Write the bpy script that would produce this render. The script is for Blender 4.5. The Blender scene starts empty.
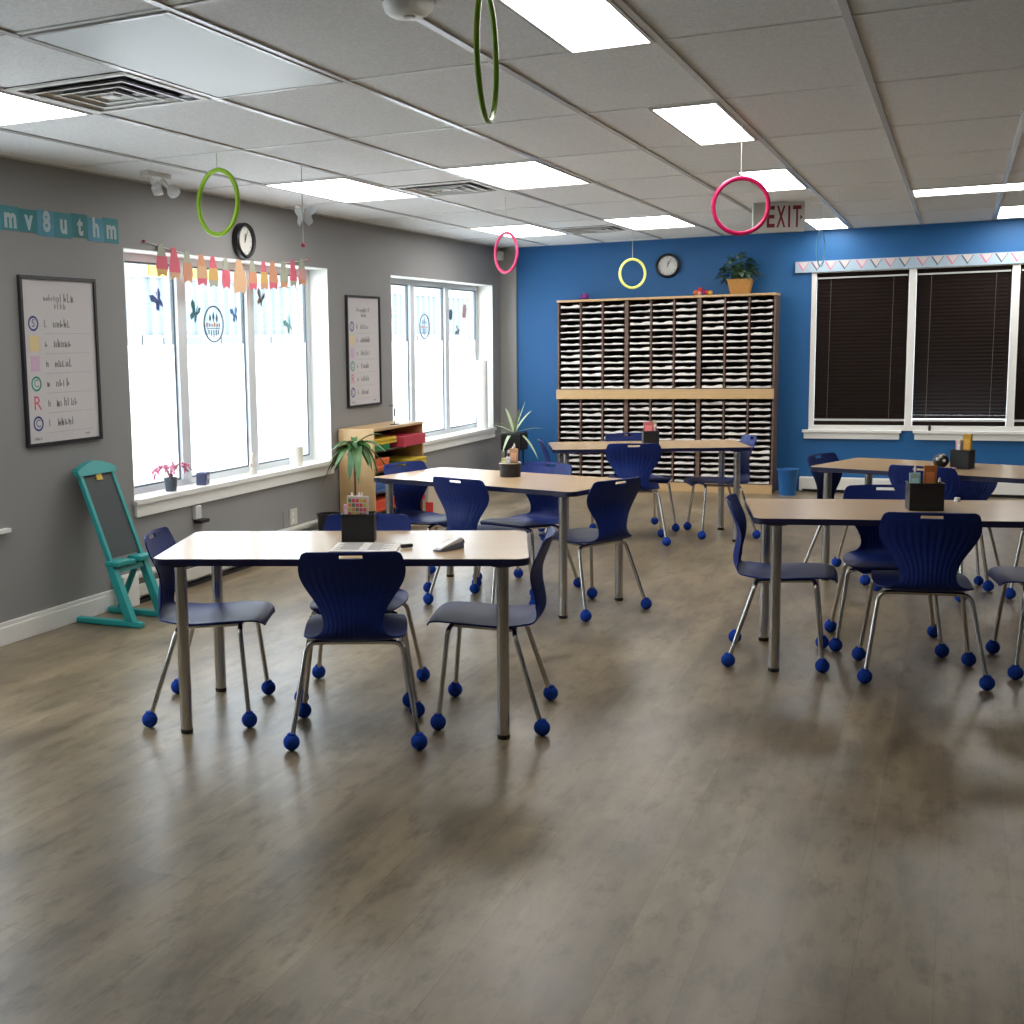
import bpy, bmesh, math, random
from mathutils import Vector, Matrix
random.seed(7)
sc = bpy.context.scene
COL = sc.collection
PI = math.pi

# ------------------------------------------------------------------ materials
def lin(c):
    c = c / 255.0
    return c / 12.92 if c <= 0.04045 else ((c + 0.055) / 1.055) ** 2.4
def rgb(r, g, b): return (lin(r), lin(g), lin(b), 1.0)
MATS = {}
def mat(name, col, rough=0.5, metal=0.0, spec=0.5, noise=0.0, nscale=8.0, trans=0.0, coat=0.0, bump=0.0):
    if name in MATS: return MATS[name]
    m = bpy.data.materials.new(name); m.use_nodes = True
    nt = m.node_tree; p = nt.nodes['Principled BSDF']
    p.inputs['Base Color'].default_value = col
    p.inputs['Roughness'].default_value = rough
    p.inputs['Metallic'].default_value = metal
    p.inputs['Specular IOR Level'].default_value = spec
    p.inputs['Transmission Weight'].default_value = trans
    p.inputs['Coat Weight'].default_value = coat
    if noise or bump:
        tc = nt.nodes.new('ShaderNodeTexCoord'); n = nt.nodes.new('ShaderNodeTexNoise')
        n.inputs['Scale'].default_value = nscale; n.inputs['Detail'].default_value = 5
        nt.links.new(tc.outputs['Object'], n.inputs['Vector'])
        if noise:
            mx = nt.nodes.new('ShaderNodeMix'); mx.data_type = 'RGBA'
            mx.inputs['A'].default_value = tuple(max(0, c * (1 - noise)) for c in col[:3]) + (1,)
            mx.inputs['B'].default_value = tuple(min(1, c * (1 + noise)) for c in col[:3]) + (1,)
            nt.links.new(n.outputs['Fac'], mx.inputs['Factor'])
            nt.links.new(mx.outputs['Result'], p.inputs['Base Color'])
        if bump:
            b = nt.nodes.new('ShaderNodeBump'); b.inputs['Strength'].default_value = bump; b.inputs['Distance'].default_value = 0.004
            nt.links.new(n.outputs['Fac'], b.inputs['Height']); nt.links.new(b.outputs['Normal'], p.inputs['Normal'])
    MATS[name] = m
    return m
def emit(name, col, s):
    m = bpy.data.materials.new(name); m.use_nodes = True; nt = m.node_tree
    nt.nodes.remove(nt.nodes['Principled BSDF'])
    e = nt.nodes.new('ShaderNodeEmission'); e.inputs['Color'].default_value = col; e.inputs['Strength'].default_value = s
    nt.links.new(e.outputs[0], nt.nodes['Material Output'].inputs[0]); MATS[name] = m
    return m

def floor_mat():
    m = bpy.data.materials.new('vinyl planks'); m.use_nodes = True; nt = m.node_tree; L = nt.links
    p = nt.nodes['Principled BSDF']; N = nt.nodes.new
    tc = N('ShaderNodeTexCoord'); mp = N('ShaderNodeMapping'); mp.inputs['Rotation'].default_value = (0, 0, PI / 2)
    L.new(tc.outputs['Object'], mp.inputs['Vector'])
    br = N('ShaderNodeTexBrick'); br.offset = 0.37; br.inputs['Scale'].default_value = 1.0
    br.inputs['Brick Width'].default_value = 1.22; br.inputs['Row Height'].default_value = 0.183
    br.inputs['Mortar Size'].default_value = 0.0013; br.inputs['Mortar Smooth'].default_value = 0.2; br.inputs['Bias'].default_value = 0.0
    br.inputs['Color1'].default_value = rgb(142, 127, 102); br.inputs['Color2'].default_value = rgb(128, 113, 90); br.inputs['Mortar'].default_value = rgb(116, 102, 78)
    L.new(mp.outputs[0], br.inputs['Vector'])
    # grain stretched along the planks
    m2 = N('ShaderNodeMapping'); m2.inputs['Scale'].default_value = (9, 1.1, 1); L.new(tc.outputs['Object'], m2.inputs['Vector'])
    n1 = N('ShaderNodeTexNoise'); n1.inputs['Scale'].default_value = 2.2; n1.inputs['Detail'].default_value = 8; n1.inputs['Roughness'].default_value = .65; L.new(m2.outputs[0], n1.inputs['Vector'])
    m3 = N('ShaderNodeMapping'); m3.inputs['Scale'].default_value = (2.6, 0.9, 1); L.new(tc.outputs['Object'], m3.inputs['Vector'])
    n2 = N('ShaderNodeTexNoise'); n2.inputs['Scale'].default_value = 1.7; n2.inputs['Detail'].default_value = 6; n2.inputs['Roughness'].default_value = .6; L.new(m3.outputs[0], n2.inputs['Vector'])
    r1 = N('ShaderNodeMapRange'); r1.inputs[1].default_value = .3; r1.inputs[2].default_value = .7; r1.inputs[3].default_value = .86; r1.inputs[4].default_value = 1.12; L.new(n1.outputs['Fac'], r1.inputs[0])
    r2 = N('ShaderNodeMapRange'); r2.inputs[1].default_value = .33; r2.inputs[2].default_value = .62; r2.inputs[3].default_value = .54; r2.inputs[4].default_value = 1.1; L.new(n2.outputs['Fac'], r2.inputs[0])
    mu = N('ShaderNodeMath'); mu.operation = 'MULTIPLY'; L.new(r1.outputs[0], mu.inputs[0]); L.new(r2.outputs[0], mu.inputs[1])
    # brown worn spots
    n3 = N('ShaderNodeTexNoise'); n3.inputs['Scale'].default_value = 5.5; n3.inputs['Detail'].default_value = 8; n3.inputs['Roughness'].default_value = .7; L.new(m3.outputs[0], n3.inputs['Vector'])
    r3 = N('ShaderNodeMapRange'); r3.inputs[1].default_value = .5; r3.inputs[2].default_value = .72; r3.inputs[3].default_value = 0; r3.inputs[4].default_value = .8; L.new(n3.outputs['Fac'], r3.inputs[0])
    vm = N('ShaderNodeVectorMath'); vm.operation = 'SCALE'; L.new(br.outputs['Color'], vm.inputs[0]); L.new(mu.outputs[0], vm.inputs['Scale'])
    mx = N('ShaderNodeMix'); mx.data_type = 'RGBA'; mx.inputs['B'].default_value = rgb(74, 60, 38)
    L.new(r3.outputs[0], mx.inputs['Factor']); L.new(vm.outputs[0], mx.inputs['A']); L.new(mx.outputs['Result'], p.inputs['Base Color'])
    r4 = N('ShaderNodeMapRange'); r4.inputs[3].default_value = .24; r4.inputs[4].default_value = .4; L.new(n2.outputs['Fac'], r4.inputs[0]); L.new(r4.outputs[0], p.inputs['Roughness'])
    p.inputs['Specular IOR Level'].default_value = .5
    bp = N('ShaderNodeBump'); bp.inputs['Strength'].default_value = .12; bp.inputs['Distance'].default_value = .003; L.new(n1.outputs['Fac'], bp.inputs['Height']); L.new(bp.outputs[0], p.inputs['Normal'])
    return m

def ceiling_mat():
    m = bpy.data.materials.new('acoustic tiles'); m.use_nodes = True; nt = m.node_tree; L = nt.links; N = nt.nodes.new
    p = nt.nodes['Principled BSDF']; p.inputs['Roughness'].default_value = .75; p.inputs['Specular IOR Level'].default_value = .25
    tc = N('ShaderNodeTexCoord'); mp = N('ShaderNodeMapping'); mp.inputs['Location'].default_value = (.363 + .6096 * 20, -4.478 + 1.2192 * 20, 0)
    L.new(tc.outputs['Object'], mp.inputs['Vector'])
    br = N('ShaderNodeTexBrick'); br.offset = 0; br.inputs['Brick Width'].default_value = .6096; br.inputs['Row Height'].default_value = 1.2192
    br.inputs['Mortar Size'].default_value = 0; br.inputs['Scale'].default_value = 1
    br.inputs['Color1'].default_value = rgb(240, 242, 243); br.inputs['Color2'].default_value = rgb(230, 232, 233)
    L.new(mp.outputs[0], br.inputs['Vector'])
    n = N('ShaderNodeTexNoise'); n.inputs['Scale'].default_value = 90; n.inputs['Detail'].default_value = 4; L.new(tc.outputs['Object'], n.inputs['Vector'])
    r = N('ShaderNodeMapRange'); r.inputs[1].default_value = .4; r.inputs[2].default_value = .65; r.inputs[3].default_value = .9; r.inputs[4].default_value = 1.03; L.new(n.outputs['Fac'], r.inputs[0])
    vm = N('ShaderNodeVectorMath'); vm.operation = 'SCALE'; L.new(br.outputs['Color'], vm.inputs[0]); L.new(r.outputs[0], vm.inputs['Scale']); L.new(vm.outputs[0], p.inputs['Base Color'])
    return m

def wood_mat(name, c1, c2, rough, sx=2.0, sy=14.0, sz=14.0, coat=0.0):
    m = bpy.data.materials.new(name); m.use_nodes = True; nt = m.node_tree; L = nt.links; N = nt.nodes.new
    p = nt.nodes['Principled BSDF']; p.inputs['Roughness'].default_value = rough; p.inputs['Coat Weight'].default_value = coat; p.inputs['Coat Roughness'].default_value = .15
    tc = N('ShaderNodeTexCoord'); mp = N('ShaderNodeMapping'); mp.inputs['Scale'].default_value = (sx, sy, sz); L.new(tc.outputs['Object'], mp.inputs['Vector'])
    n = N('ShaderNodeTexNoise'); n.inputs['Scale'].default_value = 2.5; n.inputs['Detail'].default_value = 6; L.new(mp.outputs[0], n.inputs['Vector'])
    mx = N('ShaderNodeMix'); mx.data_type = 'RGBA'; mx.inputs['A'].default_value = c1; mx.inputs['B'].default_value = c2
    L.new(n.outputs['Fac'], mx.inputs['Factor']); L.new(mx.outputs['Result'], p.inputs['Base Color']); MATS[name] = m
    return m

def glass_mat(name, tint=(.96, .98, 1, 1), gl=.06):
    m = bpy.data.materials.new(name); m.use_nodes = True; nt = m.node_tree; L = nt.links; N = nt.nodes.new
    nt.nodes.remove(nt.nodes['Principled BSDF'])
    t = N('ShaderNodeBsdfTransparent'); t.inputs[0].default_value = tint; g = N('ShaderNodeBsdfGlossy'); g.inputs['Roughness'].default_value = .02
    mx = N('ShaderNodeMixShader'); mx.inputs[0].default_value = gl
    L.new(t.outputs[0], mx.inputs[1]); L.new(g.outputs[0], mx.inputs[2]); L.new(mx.outputs[0], nt.nodes['Material Output'].inputs[0]); MATS[name] = m
    return m
def film_mat():
    m = bpy.data.materials.new('frosted film'); m.use_nodes = True; nt = m.node_tree; L = nt.links; N = nt.nodes.new
    nt.nodes.remove(nt.nodes['Principled BSDF'])
    t = N('ShaderNodeBsdfTranslucent'); t.inputs[0].default_value = (.95, .97, 1, 1)
    d = N('ShaderNodeBsdfDiffuse'); d.inputs[0].default_value = (.9, .92, .94, 1)
    mx = N('ShaderNodeMixShader'); mx.inputs[0].default_value = .18
    L.new(t.outputs[0], mx.inputs[1]); L.new(d.outputs[0], mx.inputs[2]); L.new(mx.outputs[0], nt.nodes['Material Output'].inputs[0]); MATS['frosted film'] = m
    return m

M_floor = floor_mat(); M_ceil = ceiling_mat()
M_gray = mat('gray wall paint', rgb(141, 141, 141), .6, noise=.03, nscale=3)
M_gray2 = mat('light gray wall paint', rgb(150, 148, 145), .6)
M_blue = mat('blue wall paint', rgb(22, 94, 152), .55, noise=.04, nscale=2)
M_roomw = mat('white wall paint', rgb(226, 224, 220), .6)
M_white = mat('white painted trim', rgb(232, 232, 228), .4)
M_offw = mat('cream metal', rgb(205, 202, 194), .45)
M_alu = mat('window frame aluminium', rgb(205, 210, 214), .4, .0)
M_gasket = mat('dark window gasket', rgb(92, 104, 110), .5)
M_glass = glass_mat('window glass'); M_film = film_mat()
M_tbar = mat('ceiling grid enamel', rgb(206, 207, 207), .25)
M_tee = mat('cross tee enamel', rgb(226, 228, 228), .4)
M_navy = mat('navy plastic', rgb(20, 42, 110), .48, spec=.25, bump=.05, nscale=400)
M_ball = mat('blue felt ball', rgb(32, 66, 158), .95, spec=.1, noise=.2, nscale=60, bump=.6)
M_chrome = mat('brushed chrome', rgb(206, 203, 198), .22, 1.0)
M_lam = wood_mat('maple laminate', rgb(206, 178, 142), rgb(192, 162, 126), .22, 2.0, 16, 16)
M_edge = mat('navy edge band', rgb(22, 26, 62), .35)
M_leg = mat('satin steel leg', rgb(204, 203, 200), .24, 1.0)
M_black = mat('black plastic', rgb(16, 16, 18), .4)
M_mesh = mat('black wire mesh', rgb(24, 24, 26), .5)
M_maple = wood_mat('sorter maple', rgb(205, 172, 126), rgb(190, 156, 110), .45, 3, 16, 16)
M_esp = wood_mat('dark espresso board', rgb(48, 32, 28), rgb(36, 23, 20), .55, 3, 16, 16)
M_side = wood_mat('walnut side panel', rgb(112, 88, 74), rgb(92, 70, 60), .5, 16, 16, 2)
M_paper = mat('white paper', rgb(238, 234, 228), .8)
M_teal = mat('teal paint', rgb(32, 150, 150), .4)
M_slate = mat('chalkboard slate', rgb(46, 56, 58), .55, noise=.15, nscale=12)
M_yel = mat('yellow plastic', rgb(214, 176, 60), .5)
M_dw = mat('dark brown blind', rgb(26, 16, 12), .75, spec=.15)
M_cream = mat('cream paper', rgb(222, 208, 186), .8)
M_clockw = mat('clock face', rgb(214, 214, 208), .6)
M_thread = mat('white thread', rgb(215, 215, 210), .7)
M_leafd = mat('dark green leaf', rgb(48, 92, 52), .45, noise=.35, nscale=14)
M_leafp = mat('pale striped leaf', rgb(172, 190, 150), .45, noise=.2, nscale=20)
M_leafm = mat('mid green leaf', rgb(66, 108, 52), .45, noise=.3, nscale=18)
M_brown = mat('brown pot', rgb(104, 72, 50), .6)
M_diff = emit('light diffuser', (1, .97, .92, 1), 6.8)
M_off = mat('unlit diffuser', rgb(236, 244, 248), .4)

# ------------------------------------------------------------------ mesh builder
class MB:
    def __init__(s): s.v = []; s.f = []; s.m = []
    def add(s, vs, fs, mi=0):
        o = len(s.v); s.v += [tuple(v) for v in vs]; s.f += [tuple(i + o for i in f) for f in fs]; s.m += [mi] * len(fs); return s
    def box(s, x0, x1, y0, y1, z0, z1, mi=0, R=None):
        vs = [(x, y, z) for x in (x0, x1) for y in (y0, y1) for z in (z0, z1)]
        if R is not None: vs = [R @ Vector(v) for v in vs]
        return s.add(vs, [(0, 1, 3, 2), (4, 6, 7, 5), (0, 4, 5, 1), (2, 3, 7, 6), (0, 2, 6, 4), (1, 5, 7, 3)], mi)
    def tube(s, path, r, n=10, mi=0, caps=True, flat=1.0):
        P = [Vector(p) for p in path]; rs = r if isinstance(r, (list, tuple)) else [r] * len(P)
        T = []
        for i in range(len(P)):
            a = P[max(0, i - 1)]; b = P[min(len(P) - 1, i + 1)]; T.append((b - a).normalized())
        up = Vector((0, 0, 1)) if abs(T[0].z) < .9 else Vector((1, 0, 0))
        nrm = (up - T[0] * up.dot(T[0])).normalized(); vs = []
        for i, p in enumerate(P):
            nrm = (nrm - T[i] * nrm.dot(T[i])).normalized(); bn = T[i].cross(nrm)
            for k in range(n):
                a = 2 * PI * k / n; vs.append(p + (nrm * math.cos(a) * flat + bn * math.sin(a)) * rs[i])
        fs = [(i * n + k, i * n + (k + 1) % n, (i + 1) * n + (k + 1) % n, (i + 1) * n + k) for i in range(len(P) - 1) for k in range(n)]
        if caps: fs += [tuple(reversed(range(n))), tuple(range((len(P) - 1) * n, len(P) * n))]
        return s.add(vs, fs, mi)
    def lathe(s, prof, n=24, c=(0, 0, 0), mi=0, R=None, sx=1, sy=1):
        vs = []
        for r, z in prof:
            for k in range(n):
                a = 2 * PI * k / n; v = Vector((r * math.cos(a) * sx, r * math.sin(a) * sy, z))
                if R is not None: v = R @ v
                vs.append(v + Vector(c))
        m = len(prof)
        fs = [(i * n + k, i * n + (k + 1) % n, (i + 1) * n + (k + 1) % n, (i + 1) * n + k) for i in range(m - 1) for k in range(n)]
        closed = prof[0] == prof[-1]
        if prof[0][0] > 1e-6 and not closed: fs.append(tuple(reversed(range(n))))
        if prof[-1][0] > 1e-6 and not closed: fs.append(tuple(range((m - 1) * n, m * n)))
        return s.add(vs, fs, mi)
    def ball(s, c, r, n=14, mi=0, sc=(1, 1, 1)):
        m = max(6, n // 2); vs = []
        for i in range(m + 1):
            t = PI * i / m
            for k in range(n):
                a = 2 * PI * k / n; vs.append((c[0] + r * sc[0] * math.sin(t) * math.cos(a), c[1] + r * sc[1] * math.sin(t) * math.sin(a), c[2] - r * sc[2] * math.cos(t)))
        return s.add(vs, [(i * n + k, i * n + (k + 1) % n, (i + 1) * n + (k + 1) % n, (i + 1) * n + k) for i in range(m) for k in range(n)], mi)
    def torus(s, c, R, r, axis='y', n=40, k=8, mi=0):
        path = []
        for i in range(n):
            a = 2 * PI * i / n; ca, sa = R * math.cos(a), R * math.sin(a)
            path.append(Vector(c) + (Vector((ca, 0, sa)) if axis == 'y' else Vector((0, ca, sa)) if axis == 'x' else Vector((ca, sa, 0))))
        vs = []
        for i, p in enumerate(path):
            d = (p - Vector(c)).normalized(); ax = Vector((0, 1, 0)) if axis == 'y' else Vector((1, 0, 0)) if axis == 'x' else Vector((0, 0, 1))
            for j in range(k):
                b = 2 * PI * j / k; vs.append(p + d * r * math.cos(b) + ax * r * math.sin(b))
        return s.add(vs, [(i * k + j, i * k + (j + 1) % k, ((i + 1) % n) * k + (j + 1) % k, ((i + 1) % n) * k + j) for i in range(n) for j in range(k)], mi)
    def poly(s, pts, d, plane='xz', mi=0, at=0.0):
        """extrude a 2-D outline by d; plane xz -> along +y from at, yz -> along +x, xy -> along +z"""
        f = {'xz': lambda a, b, t: (a, t, b), 'yz': lambda a, b, t: (t, a, b), 'xy': lambda a, b, t: (a, b, t)}[plane]
        n = len(pts); vs = [f(a, b, at) for a, b in pts] + [f(a, b, at + d) for a, b in pts]
        return s.add(vs, [tuple(reversed(range(n))), tuple(range(n, 2 * n))] + [(i, (i + 1) % n, n + (i + 1) % n, n + i) for i in range(n)], mi)
    def blade(s, base, d, L, w, droop, mi=0, seg=6):
        """a curved leaf: starts at base along d (unit), bends down by droop"""
        base = Vector(base); d = Vector(d).normalized(); side = d.cross(Vector((0, 0, 1)))
        side = side.normalized() if side.length > 1e-3 else Vector((1, 0, 0))
        vs = []
        for i in range(seg + 1):
            t = i / seg; p = base + d * L * t + Vector((0, 0, -droop * L * t * t)); ww = w * math.sin(PI * min(1, .12 + .88 * t)) ** .7 if t < 1 else 0.0008
            vs += [p - side * ww / 2, p + Vector((0, 0, -ww * .18)), p + side * ww / 2]
        fs = []
        for i in range(seg):
            for k in (0, 1): fs.append((i * 3 + k, i * 3 + k + 1, i * 3 + k + 4, i * 3 + k + 3))
        return s.add(vs, fs, mi)
    def build(s, name, mats, parent=None, loc=(0, 0, 0), rz=0.0, smooth=None, bevel=0.0, seg=2, recalc=True):
        me = bpy.data.meshes.new(name); me.from_pydata(s.v, [], s.f)
        mats = mats if isinstance(mats, (list, tuple)) else [mats]
        for m in mats: me.materials.append(m)
        me.polygons.foreach_set('material_index', s.m)
        bm = bmesh.new(); bm.from_mesh(me)
        if recalc: bmesh.ops.recalc_face_normals(bm, faces=bm.faces)
        if bevel:
            es = [e for e in bm.edges if len(e.link_faces) == 2 and e.calc_face_angle(0) > .6]
            bmesh.ops.bevel(bm, geom=es, offset=bevel, segments=seg, affect='EDGES', profile=.5, clamp_overlap=True)
        bm.to_mesh(me); bm.free()
        if smooth:
            for p in me.polygons: p.use_smooth = True
            me.set_sharp_from_angle(angle=math.radians(smooth))
        o = bpy.data.objects.new(name, me); COL.objects.link(o); o.location = loc; o.rotation_euler = (0, 0, rz)
        if parent: o.parent = parent
        return o
def tag(o, label=None, cat=None, group=None, kind=None):
    if label: o['label'] = label
    if cat: o['category'] = cat
    if group: o['group'] = group
    if kind: o['kind'] = kind
    return o
def thing(name, label, cat, loc=(0, 0, 0), rz=0.0, group=None):
    o = bpy.data.objects.new(name, None); COL.objects.link(o); o.location = loc; o.rotation_euler = (0, 0, rz); o.empty_display_size = .1
    return tag(o, label, cat, group)
def struct(name, mb, m, bevel=0.0, parent=None, smooth=None):
    o = mb.build(name, m, parent, bevel=bevel, smooth=smooth)
    if parent is None: o['kind'] = 'structure'
    return o
def copy_tree(o, parent=None):
    c = o.copy(); COL.objects.link(c)
    if parent: c.parent = parent
    for ch in list(o.children): copy_tree(ch, c)
    return c
def text_geo(body, size, bold=0.0):
    cu = bpy.data.curves.new('letters', 'FONT'); cu.body = body; cu.size = size; cu.align_x = 'CENTER'; cu.align_y = 'CENTER'; cu.resolution_u = 3; cu.offset = bold
    o = bpy.data.objects.new('letters', cu); COL.objects.link(o)
    me = bpy.data.meshes.new_from_object(o.evaluated_get(bpy.context.evaluated_depsgraph_get()))
    vs = [v.co.copy() for v in me.vertices]; fs = [tuple(p.vertices) for p in me.polygons]
    bpy.data.objects.remove(o); bpy.data.curves.remove(cu); bpy.data.meshes.remove(me)
    return vs, fs
def smoothpath(pts, n=5):
    """round the inner corners of a polyline (Catmull-Rom)"""
    P = [Vector(p) for p in pts]; P = [P[0] * 2 - P[1]] + P + [P[-1] * 2 - P[-2]]; out = []
    for i in range(1, len(P) - 2):
        a, b, c, d = P[i - 1:i + 3]
        for k in range(n):
            t = k / n; out.append(.5 * ((2 * b) + (c - a) * t + (2 * a - 5 * b + 4 * c - d) * t * t + (3 * b - a - 3 * c + d) * t ** 3))
    out.append(P[-2]); return out

# ------------------------------------------------------------------ room shell (x right, y away, z up; metres)
XL, YB, ZC = -4.57, 13.09, 2.595
XR, YF = 4.5, -3.2
struct('floor', MB().box(XL - .25, XR + .2, YF - .2, YB + .25, -.1, 0), M_floor)
struct('ceiling', MB().box(XL - .25, XR + .2, YF - .2, YB + .25, ZC, ZC + .1), M_ceil)
struct('wall_right', MB().box(XR, XR + .2, YF - .2, YB + .25, 0, ZC), M_gray)
struct('wall_front', MB().box(XL - .25, XR, YF - .2, YF, 0, ZC), M_roomw)
# left wall with three window openings (y0, y1)
OPEN = [(2.28, 4.96), (6.19, 8.89), (10.12, 12.80)]; ZS, ZT = .63, 2.18
lw = MB(); y = YF
for a, b in OPEN:
    lw.box(XL - .25, XL, y, a, 0, ZC); lw.box(XL - .25, XL, a, b, 0, ZS); lw.box(XL - .25, XL, a, b, ZT, ZC); y = b
lw.box(XL - .25, XL, y, YB, 0, ZC)
struct('wall_left', lw, M_gray)
# back wall with one long window opening
BX0, BX1, BZ0, BZ1 = -1.33, 1.345, .62, 2.20
bw = MB(); bw.box(XL - .25, BX0, YB, YB + .25, 0, ZC); bw.box(BX1, XR + .2, YB, YB + .25, 0, ZC)
bw.box(BX0, BX1, YB, YB + .25, 0, BZ0); bw.box(BX0, BX1, YB, YB + .25, BZ1, ZC)
struct('wall_back', bw, M_blue)
struct('trim_1', MB().box(XL, -4.385, YB - .03, YB, 0, ZC), M_gray2)
# ceiling grid
gr = MB()
for i in range(-7, 9):
    x = -.363 + .6096 * i
    if x > XL: gr.box(x - .013, x + .013, YF, YB, ZC - .008, ZC)
for j in range(-6, 8):
    yy = 4.478 + 1.2192 * j
    if yy > YF and yy < YB: gr.box(XL, XR, yy - .011, yy + .011, ZC - .005, ZC, 1)
gr.box(XL, XL + .022, YF, YB, ZC - .008, ZC); gr.box(XL, XR, YB - .022, YB, ZC - .008, ZC)
struct('trim_2', gr, [M_tbar, M_tee])

# windows in the left wall
def left_window(idx, y0, y1, horn=.012):
    fx0, fx1 = XL - .235, XL - .165
    f = MB(); W = y1 - y0; ft = .05
    f.box(fx0, fx1, y0, y1, ZS, ZS + .05); f.box(fx0, fx1, y0, y1, ZT - .055, ZT)
    f.box(fx0, fx1, y0, y0 + .06, ZS + .05, ZT - .055); f.box(fx0, fx1, y1 - .06, y1, ZS + .05, ZT - .055)
    mull = [y0 + W * .305, y0 + W * .64]
    for c in mull: f.box(fx0, fx1 + .02, c - .05, c + .05, ZS + .05, ZT - .055)
    # dark gaskets around every pane
    edges = [y0 + .06, mull[0] - .05, mull[0] + .05, mull[1] - .05, mull[1] + .05, y1 - .06]
    for a, b in zip(edges[0::2], edges[1::2]):
        za, zb = ZS + .05, ZT - .055; g = .012; x0, x1 = fx1 - .03, fx1 - .006
        f.box(x0, x1, a, a + g, za, zb, 1); f.box(x0, x1, b - g, b, za, zb, 1); f.box(x0, x1, a + g, b - g, za, za + g, 1); f.box(x0, x1, a + g, b - g, zb - g, zb, 1)
    fr = f.build('window_%d' % idx, [M_alu, M_gasket]); fr['kind'] = 'structure'
    for a, b in zip(edges[0::2], edges[1::2]):
        MB().box(fx1 - .016, fx1 - .012, a + .012, b - .012, 1.595, ZT - .067).build('upper_glass', M_glass, fr)
        MB().box(fx1 - .016, fx1 - .012, a + .012, b - .012, ZS + .062, 1.593).build('frosted_pane', M_film, fr)
    ln = MB(); t = .006
    ln.box(XL - .165, XL + .002, y0, y0 + t, ZS, ZT); ln.box(XL - .165, XL + .002, y1 - t, y1, ZS, ZT); ln.box(XL - .165, XL + .002, y0 + t, y1 - t, ZT - t, ZT)
    ln.build('jamb_lining', M_white, fr)
    s = MB(); s.box(XL - .165, XL + .035, y0 + .0065, y1 - .0065, ZS + .0005, ZS + .009); s.box(XL + .0005, XL + .035, y0 - horn, y1 + horn, ZS - .022, ZS); s.box(XL + .0005, XL + .02, y0, y1, ZS - .1, ZS - .0225)
    s.build('window_sill', M_white, fr)
    return fr
for i, (a, b) in enumerate(OPEN): left_window(i + 1, a, b, .08 if i == 0 else .012)

# back wall window: frame, glass, sills
bf = MB(); y0, y1 = YB - .018, YB + .12
bf.box(BX0, BX1, y0, y1, BZ1 - .03, BZ1); bf.box(BX0, BX1, y0, y1, BZ0, BZ0 + .05)
MU = [(-1.33, -1.285), (-.45, -.385), (.425, .49), (1.3, 1.345)]
for a, b in MU: bf.box(a, b, y0, y1, BZ0 + .05, BZ1 - .03)
w4 = struct('window_4', bf, M_white, bevel=.003)
for (a, b), (c, d) in zip(MU, MU[1:]): MB().box(b - .003, c + .003, YB + .09, YB + .095, BZ0 + .045, BZ1 - .025).build('glass_pane', M_glass, w4)
for a, b in ((-1.385, -.475), (-.372, .60), (.62, 1.40)):
    MB().box(a, b, YB - .055, YB - .019, BZ0 - .022, BZ0 + .005).box(a + .015, b - .015, YB - .034, YB - .0, BZ0 - .085, BZ0 - .022).build('window_sill', M_white, w4, bevel=.003)

# baseboards and heaters
struct('baseboard_left', MB().box(XL, XL + .016, YF, 5.93, 0, .1).box(XL, XL + .01, YF, 5.93, .1, .125), M_white, bevel=.003)
t = thing('baseboard_heater', 'long cream baseboard heater under the windows of the gray wall', 'heater', (XL, 6.1, 0))
MB().box(0, .02, 0, 2.84, .02, .19).box(.02, .075, 0, 2.84, .165, .19).box(.058, .075, 0, 2.84, .05, .125).build('heater_cover', M_offw, t, bevel=.003)
MB().box(.021, .056, .02, 2.82, .06, .12).build('heating_fins', M_black, t)
MB().box(0, .08, -.16, -.002, .0, .195).build('end_cap', M_white, t, bevel=.006)
MB().box(0.0, .06, 0, 2.84, 0, .02).build('kick_strip', M_black, t)
t = thing('baseboard_heater', 'white baseboard heater along the foot of the blue wall', 'heater', (-1.40, YB, 0))
MB().box(0, 5.6, -.07, 0, .01, .15).build('heater_cover', M_white, t, bevel=.01)
MB().box(.03, 5.57, -.074, -.066, .012, .03).build('air_slot', M_black, t)

# ------------------------------------------------------------------ outside
struct('ground', MB().box(-60, XL - .26, -30, 90, -.25, -.15).box(-59, 40, YB + .3, 90, -.26, -.16), mat('pale concrete', rgb(228, 228, 224), .9, noise=.05, nscale=.6))
fac = thing('metal_building', 'pale corrugated metal building across the street seen through the upper panes', 'building', (-14, 19.4, -.15))
cg = MB(); n = 0; yy = 0.0; pts = []
while yy < 46:
    pts += [(yy, 0), (yy + .16, 0), (yy + .2, -.05), (yy + .36, -.05)]; yy += .4
for i in range(len(pts) - 1):
    (a, da), (b, db) = pts[i], pts[i + 1]
    cg.add([(da, a, 2.0), (db, b, 2.0), (db, b, 3.1), (da, a, 3.1)], [(0, 1, 2, 3)])
cg.box(-3, -.06, 0, 46, 0, 3.1)
cg.box(-.06, .03, -.06, .03, 0, 3.1)
cg.build('corrugated_wall', mat('pale blue siding', rgb(122, 132, 137), .6), fac)
MB().box(-3.02, .02, -.02, 46, 3.1, 4.6).build('fascia', mat('white fascia', rgb(150, 150, 148), .7), fac)
MB().box(.021, .05, .3, 2.6, 3.13, 3.7).build('yellow_sign', mat('pale yellow sign', rgb(150, 138, 60), .6), fac)
MB().box(-.06, .03, 0, 46, 0, 2.0).build('lower_wall', mat('pale block wall', rgb(146, 150, 152), .8), fac)
for k in range(9):
    fw = MB().box(.031, .06, .7 + k * 2.1, 2.0 + k * 2.1, 1.15, 1.95).build('shop_window', mat('gray shop glass', rgb(100, 112, 122), .2), fac)
    MB().box(.06, .075, 1.3 + k * 2.1, 1.38 + k * 2.1, 1.15, 1.95).build('mullion', M_white, fw)

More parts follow.
